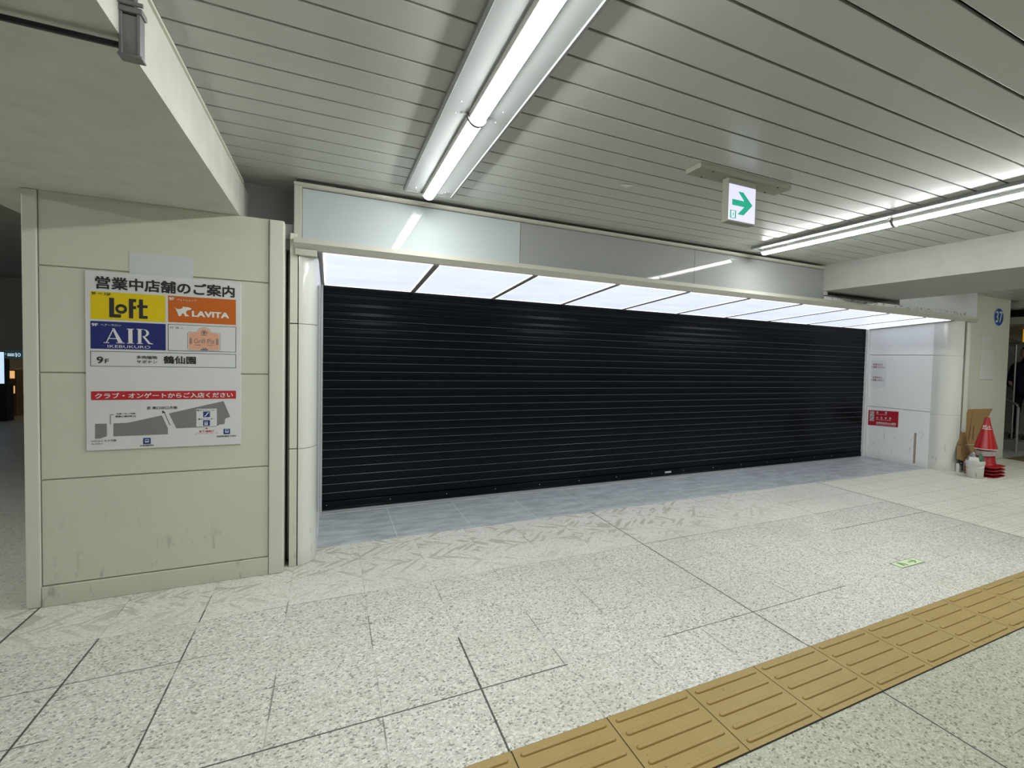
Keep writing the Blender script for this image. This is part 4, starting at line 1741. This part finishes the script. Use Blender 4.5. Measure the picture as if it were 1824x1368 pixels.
for v in hb.verts:
    d = v.co.normalized()
    v.co = Vector((d.x * .112 + .004, d.y * .088, d.z * .125 + 1.625))
    if (d.x < -.45 and d.z < .45) or d.z < -.55:
        kill.append(v)
bmesh.ops.delete(hb, geom=kill, context='VERTS')
q.bm.free()
q.bm = hb
for v in q.bm.verts:
    v.co += Vector((PX, PY, PZ))
obj('hair', q, M_hair, r, smooth=True)
# hands: palm plus five fingers as one skinned tree
def hand(base, fwd, side, name):
    base, fwd, side = Vector(base), Vector(fwd).normalized(), Vector(side).normalized()
    nrm = fwd.cross(side)
    nodes = [(tuple(base), .024), (tuple(base + fwd * .05), (.024, .03)), (tuple(base + fwd * .085), (.02, .034))]
    edges = [(0, 1), (1, 2)]
    for k, (off, ln) in enumerate(((-.030, .062), (-.010, .075), (.010, .07), (.029, .055))):
        b0 = base + fwd * .088 + side * off
        i = len(nodes)
        nodes.append((tuple(b0 + fwd * .012), .0095))
        nodes.append((tuple(b0 + fwd * ln * .55 + nrm * .012), .0085))
        nodes.append((tuple(b0 + fwd * ln * .8 + nrm * .035), .0075))
        edges += [(2, i), (i, i + 1), (i + 1, i + 2)]
    i = len(nodes)
    nodes.append((tuple(base + fwd * .035 - side * .035), .012))
    nodes.append((tuple(base + fwd * .075 - side * .055 + nrm * .012), .009))
    edges += [(1, i), (i, i + 1)]
    return skin_mesh(name, nodes, edges, M_skin, r, 0, 1)


hand((-.20, .13, 1.03), (-1, -.35, .2), (0, .3, 1), 'hand')
hand((.02, -.27, .88), (0, 0, -1), (1, 0, 0), 'hand')
for sy in (.105, -.105):
    q = MB()
    q.box((PX - .20, PY + sy - .045, PZ + .001), (PX + .08, PY + sy + .045, PZ + .07), .02)
    obj('shoe', q, M_print, bd_)

# ------------------------------------------------------------------ far concourse on the left
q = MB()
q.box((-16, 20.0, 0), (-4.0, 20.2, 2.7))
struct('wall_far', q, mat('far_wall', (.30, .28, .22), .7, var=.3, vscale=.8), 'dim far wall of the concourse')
q = MB()
q.box((-9.0, 14.1, 1.34), (-3.5, 14.6, 2.68))
struct('beam_far_left', q, M_dimceil, 'dark downstand across the far concourse')
r = thing('direction_sign', 'dark teal overhead direction sign beside the cream pillar', 'sign', (-5.1, 13.9, 1.17))
q = MB()
q.box((-5.245, 13.9, 1.168), (-4.57, 13.96, 1.327), .004)
obj('panel', q, emat('teal_sign', (.010, .022, .028), 1.0), r)
q = MB()
q.box((-4.95, 13.92, 1.326), (-4.92, 13.95, 2.679))
obj('hanger', q, M_black, r)
q = MB()
pd = pl_y(13.9)
q.rect(-5.205, 1.215, -5.115, 1.232, pd, .004)
q.rect(-5.205, 1.242, -5.115, 1.262, pd, .004)
q.poly([(-5.235, 1.24), (-5.22, 1.252), (-5.235, 1.262)], pd, .004)
q.rect(-5.100, 1.200, -5.085, 1.275, pd, .004)
q.poly([(-5.108, 1.262), (-5.100, 1.262), (-5.100, 1.275), (-5.108, 1.268)], pd, .004)
q.ring((-5.055, 1.240), (.022, .034), (.012, .020), pd, .004, 14)
obj('lettering', q, emat('sign_letters', (.55, .75, .85), .7), r)
r = thing('advert_screen', 'bright bluish white lit advertising panel at the left edge', 'screen', (-5.6, 14.0, 0))
q = MB()
q.box((-6.0, 14.0, .68), (-5.272, 14.15, 1.30), .004)
q.box((-6.0, 14.0, 0), (-5.262, 14.25, .68), .004)
obj('case', q, M_black, r)
q = MB()
q.rect(-5.99, .70, -5.286, 1.285, pl_y(14.0), .006)
obj('lit_face', q, emat('advert_light', (.50, .66, 1.0), 1.0), r)
r = thing('lit_kiosk', 'warm lit shop display far down the concourse', 'shop display', (-5.5, 15.0, 0))
q = MB()
q.box((-5.65, 15.0, 0), (-5.50, 15.4, .93))
obj('stand', q, mat('kiosk_brown', (.30, .15, .06), .5, var=.3, vscale=8), r)
q = MB()
q.rect(-5.64, .75, -5.52, .90, pl_y(15.0), .004)
q.rect(-5.64, .45, -5.52, .60, pl_y(15.0), .004)
obj('lit_shelf', q, emat('kiosk_glow', (1.0, .55, .22), .7), r)
r = thing('pale_kiosk', 'pale greenish shop front far down the concourse', 'shop display', (-5.2, 16.0, 0))
q = MB()
q.box((-5.75, 16.0, 0), (-4.9, 16.3, .95))
obj('front', q, mat('kiosk_pale', (.42, .42, .30), .6, var=.25, vscale=6), r)
q = MB()
q.box((-5.50, 15.9, 0), (-5.1, 16.0, .42), .03)
obj('dark_stand', q, M_black, r)
q = MB()
for i in range(3):
    q.box((-7.5, 16.0 + i * 1.2, 1.22 - i * .05), (-4.8, 16.25 + i * 1.2, 1.25 - i * .05))
LF = obj('ceiling_light_far', q, emat('far_lamps', (1.0, .78, .42), 1.2))
tag(LF, 'warm strip lights glowing far down the concourse', 'ceiling light')
LF.name = 'strip_light'
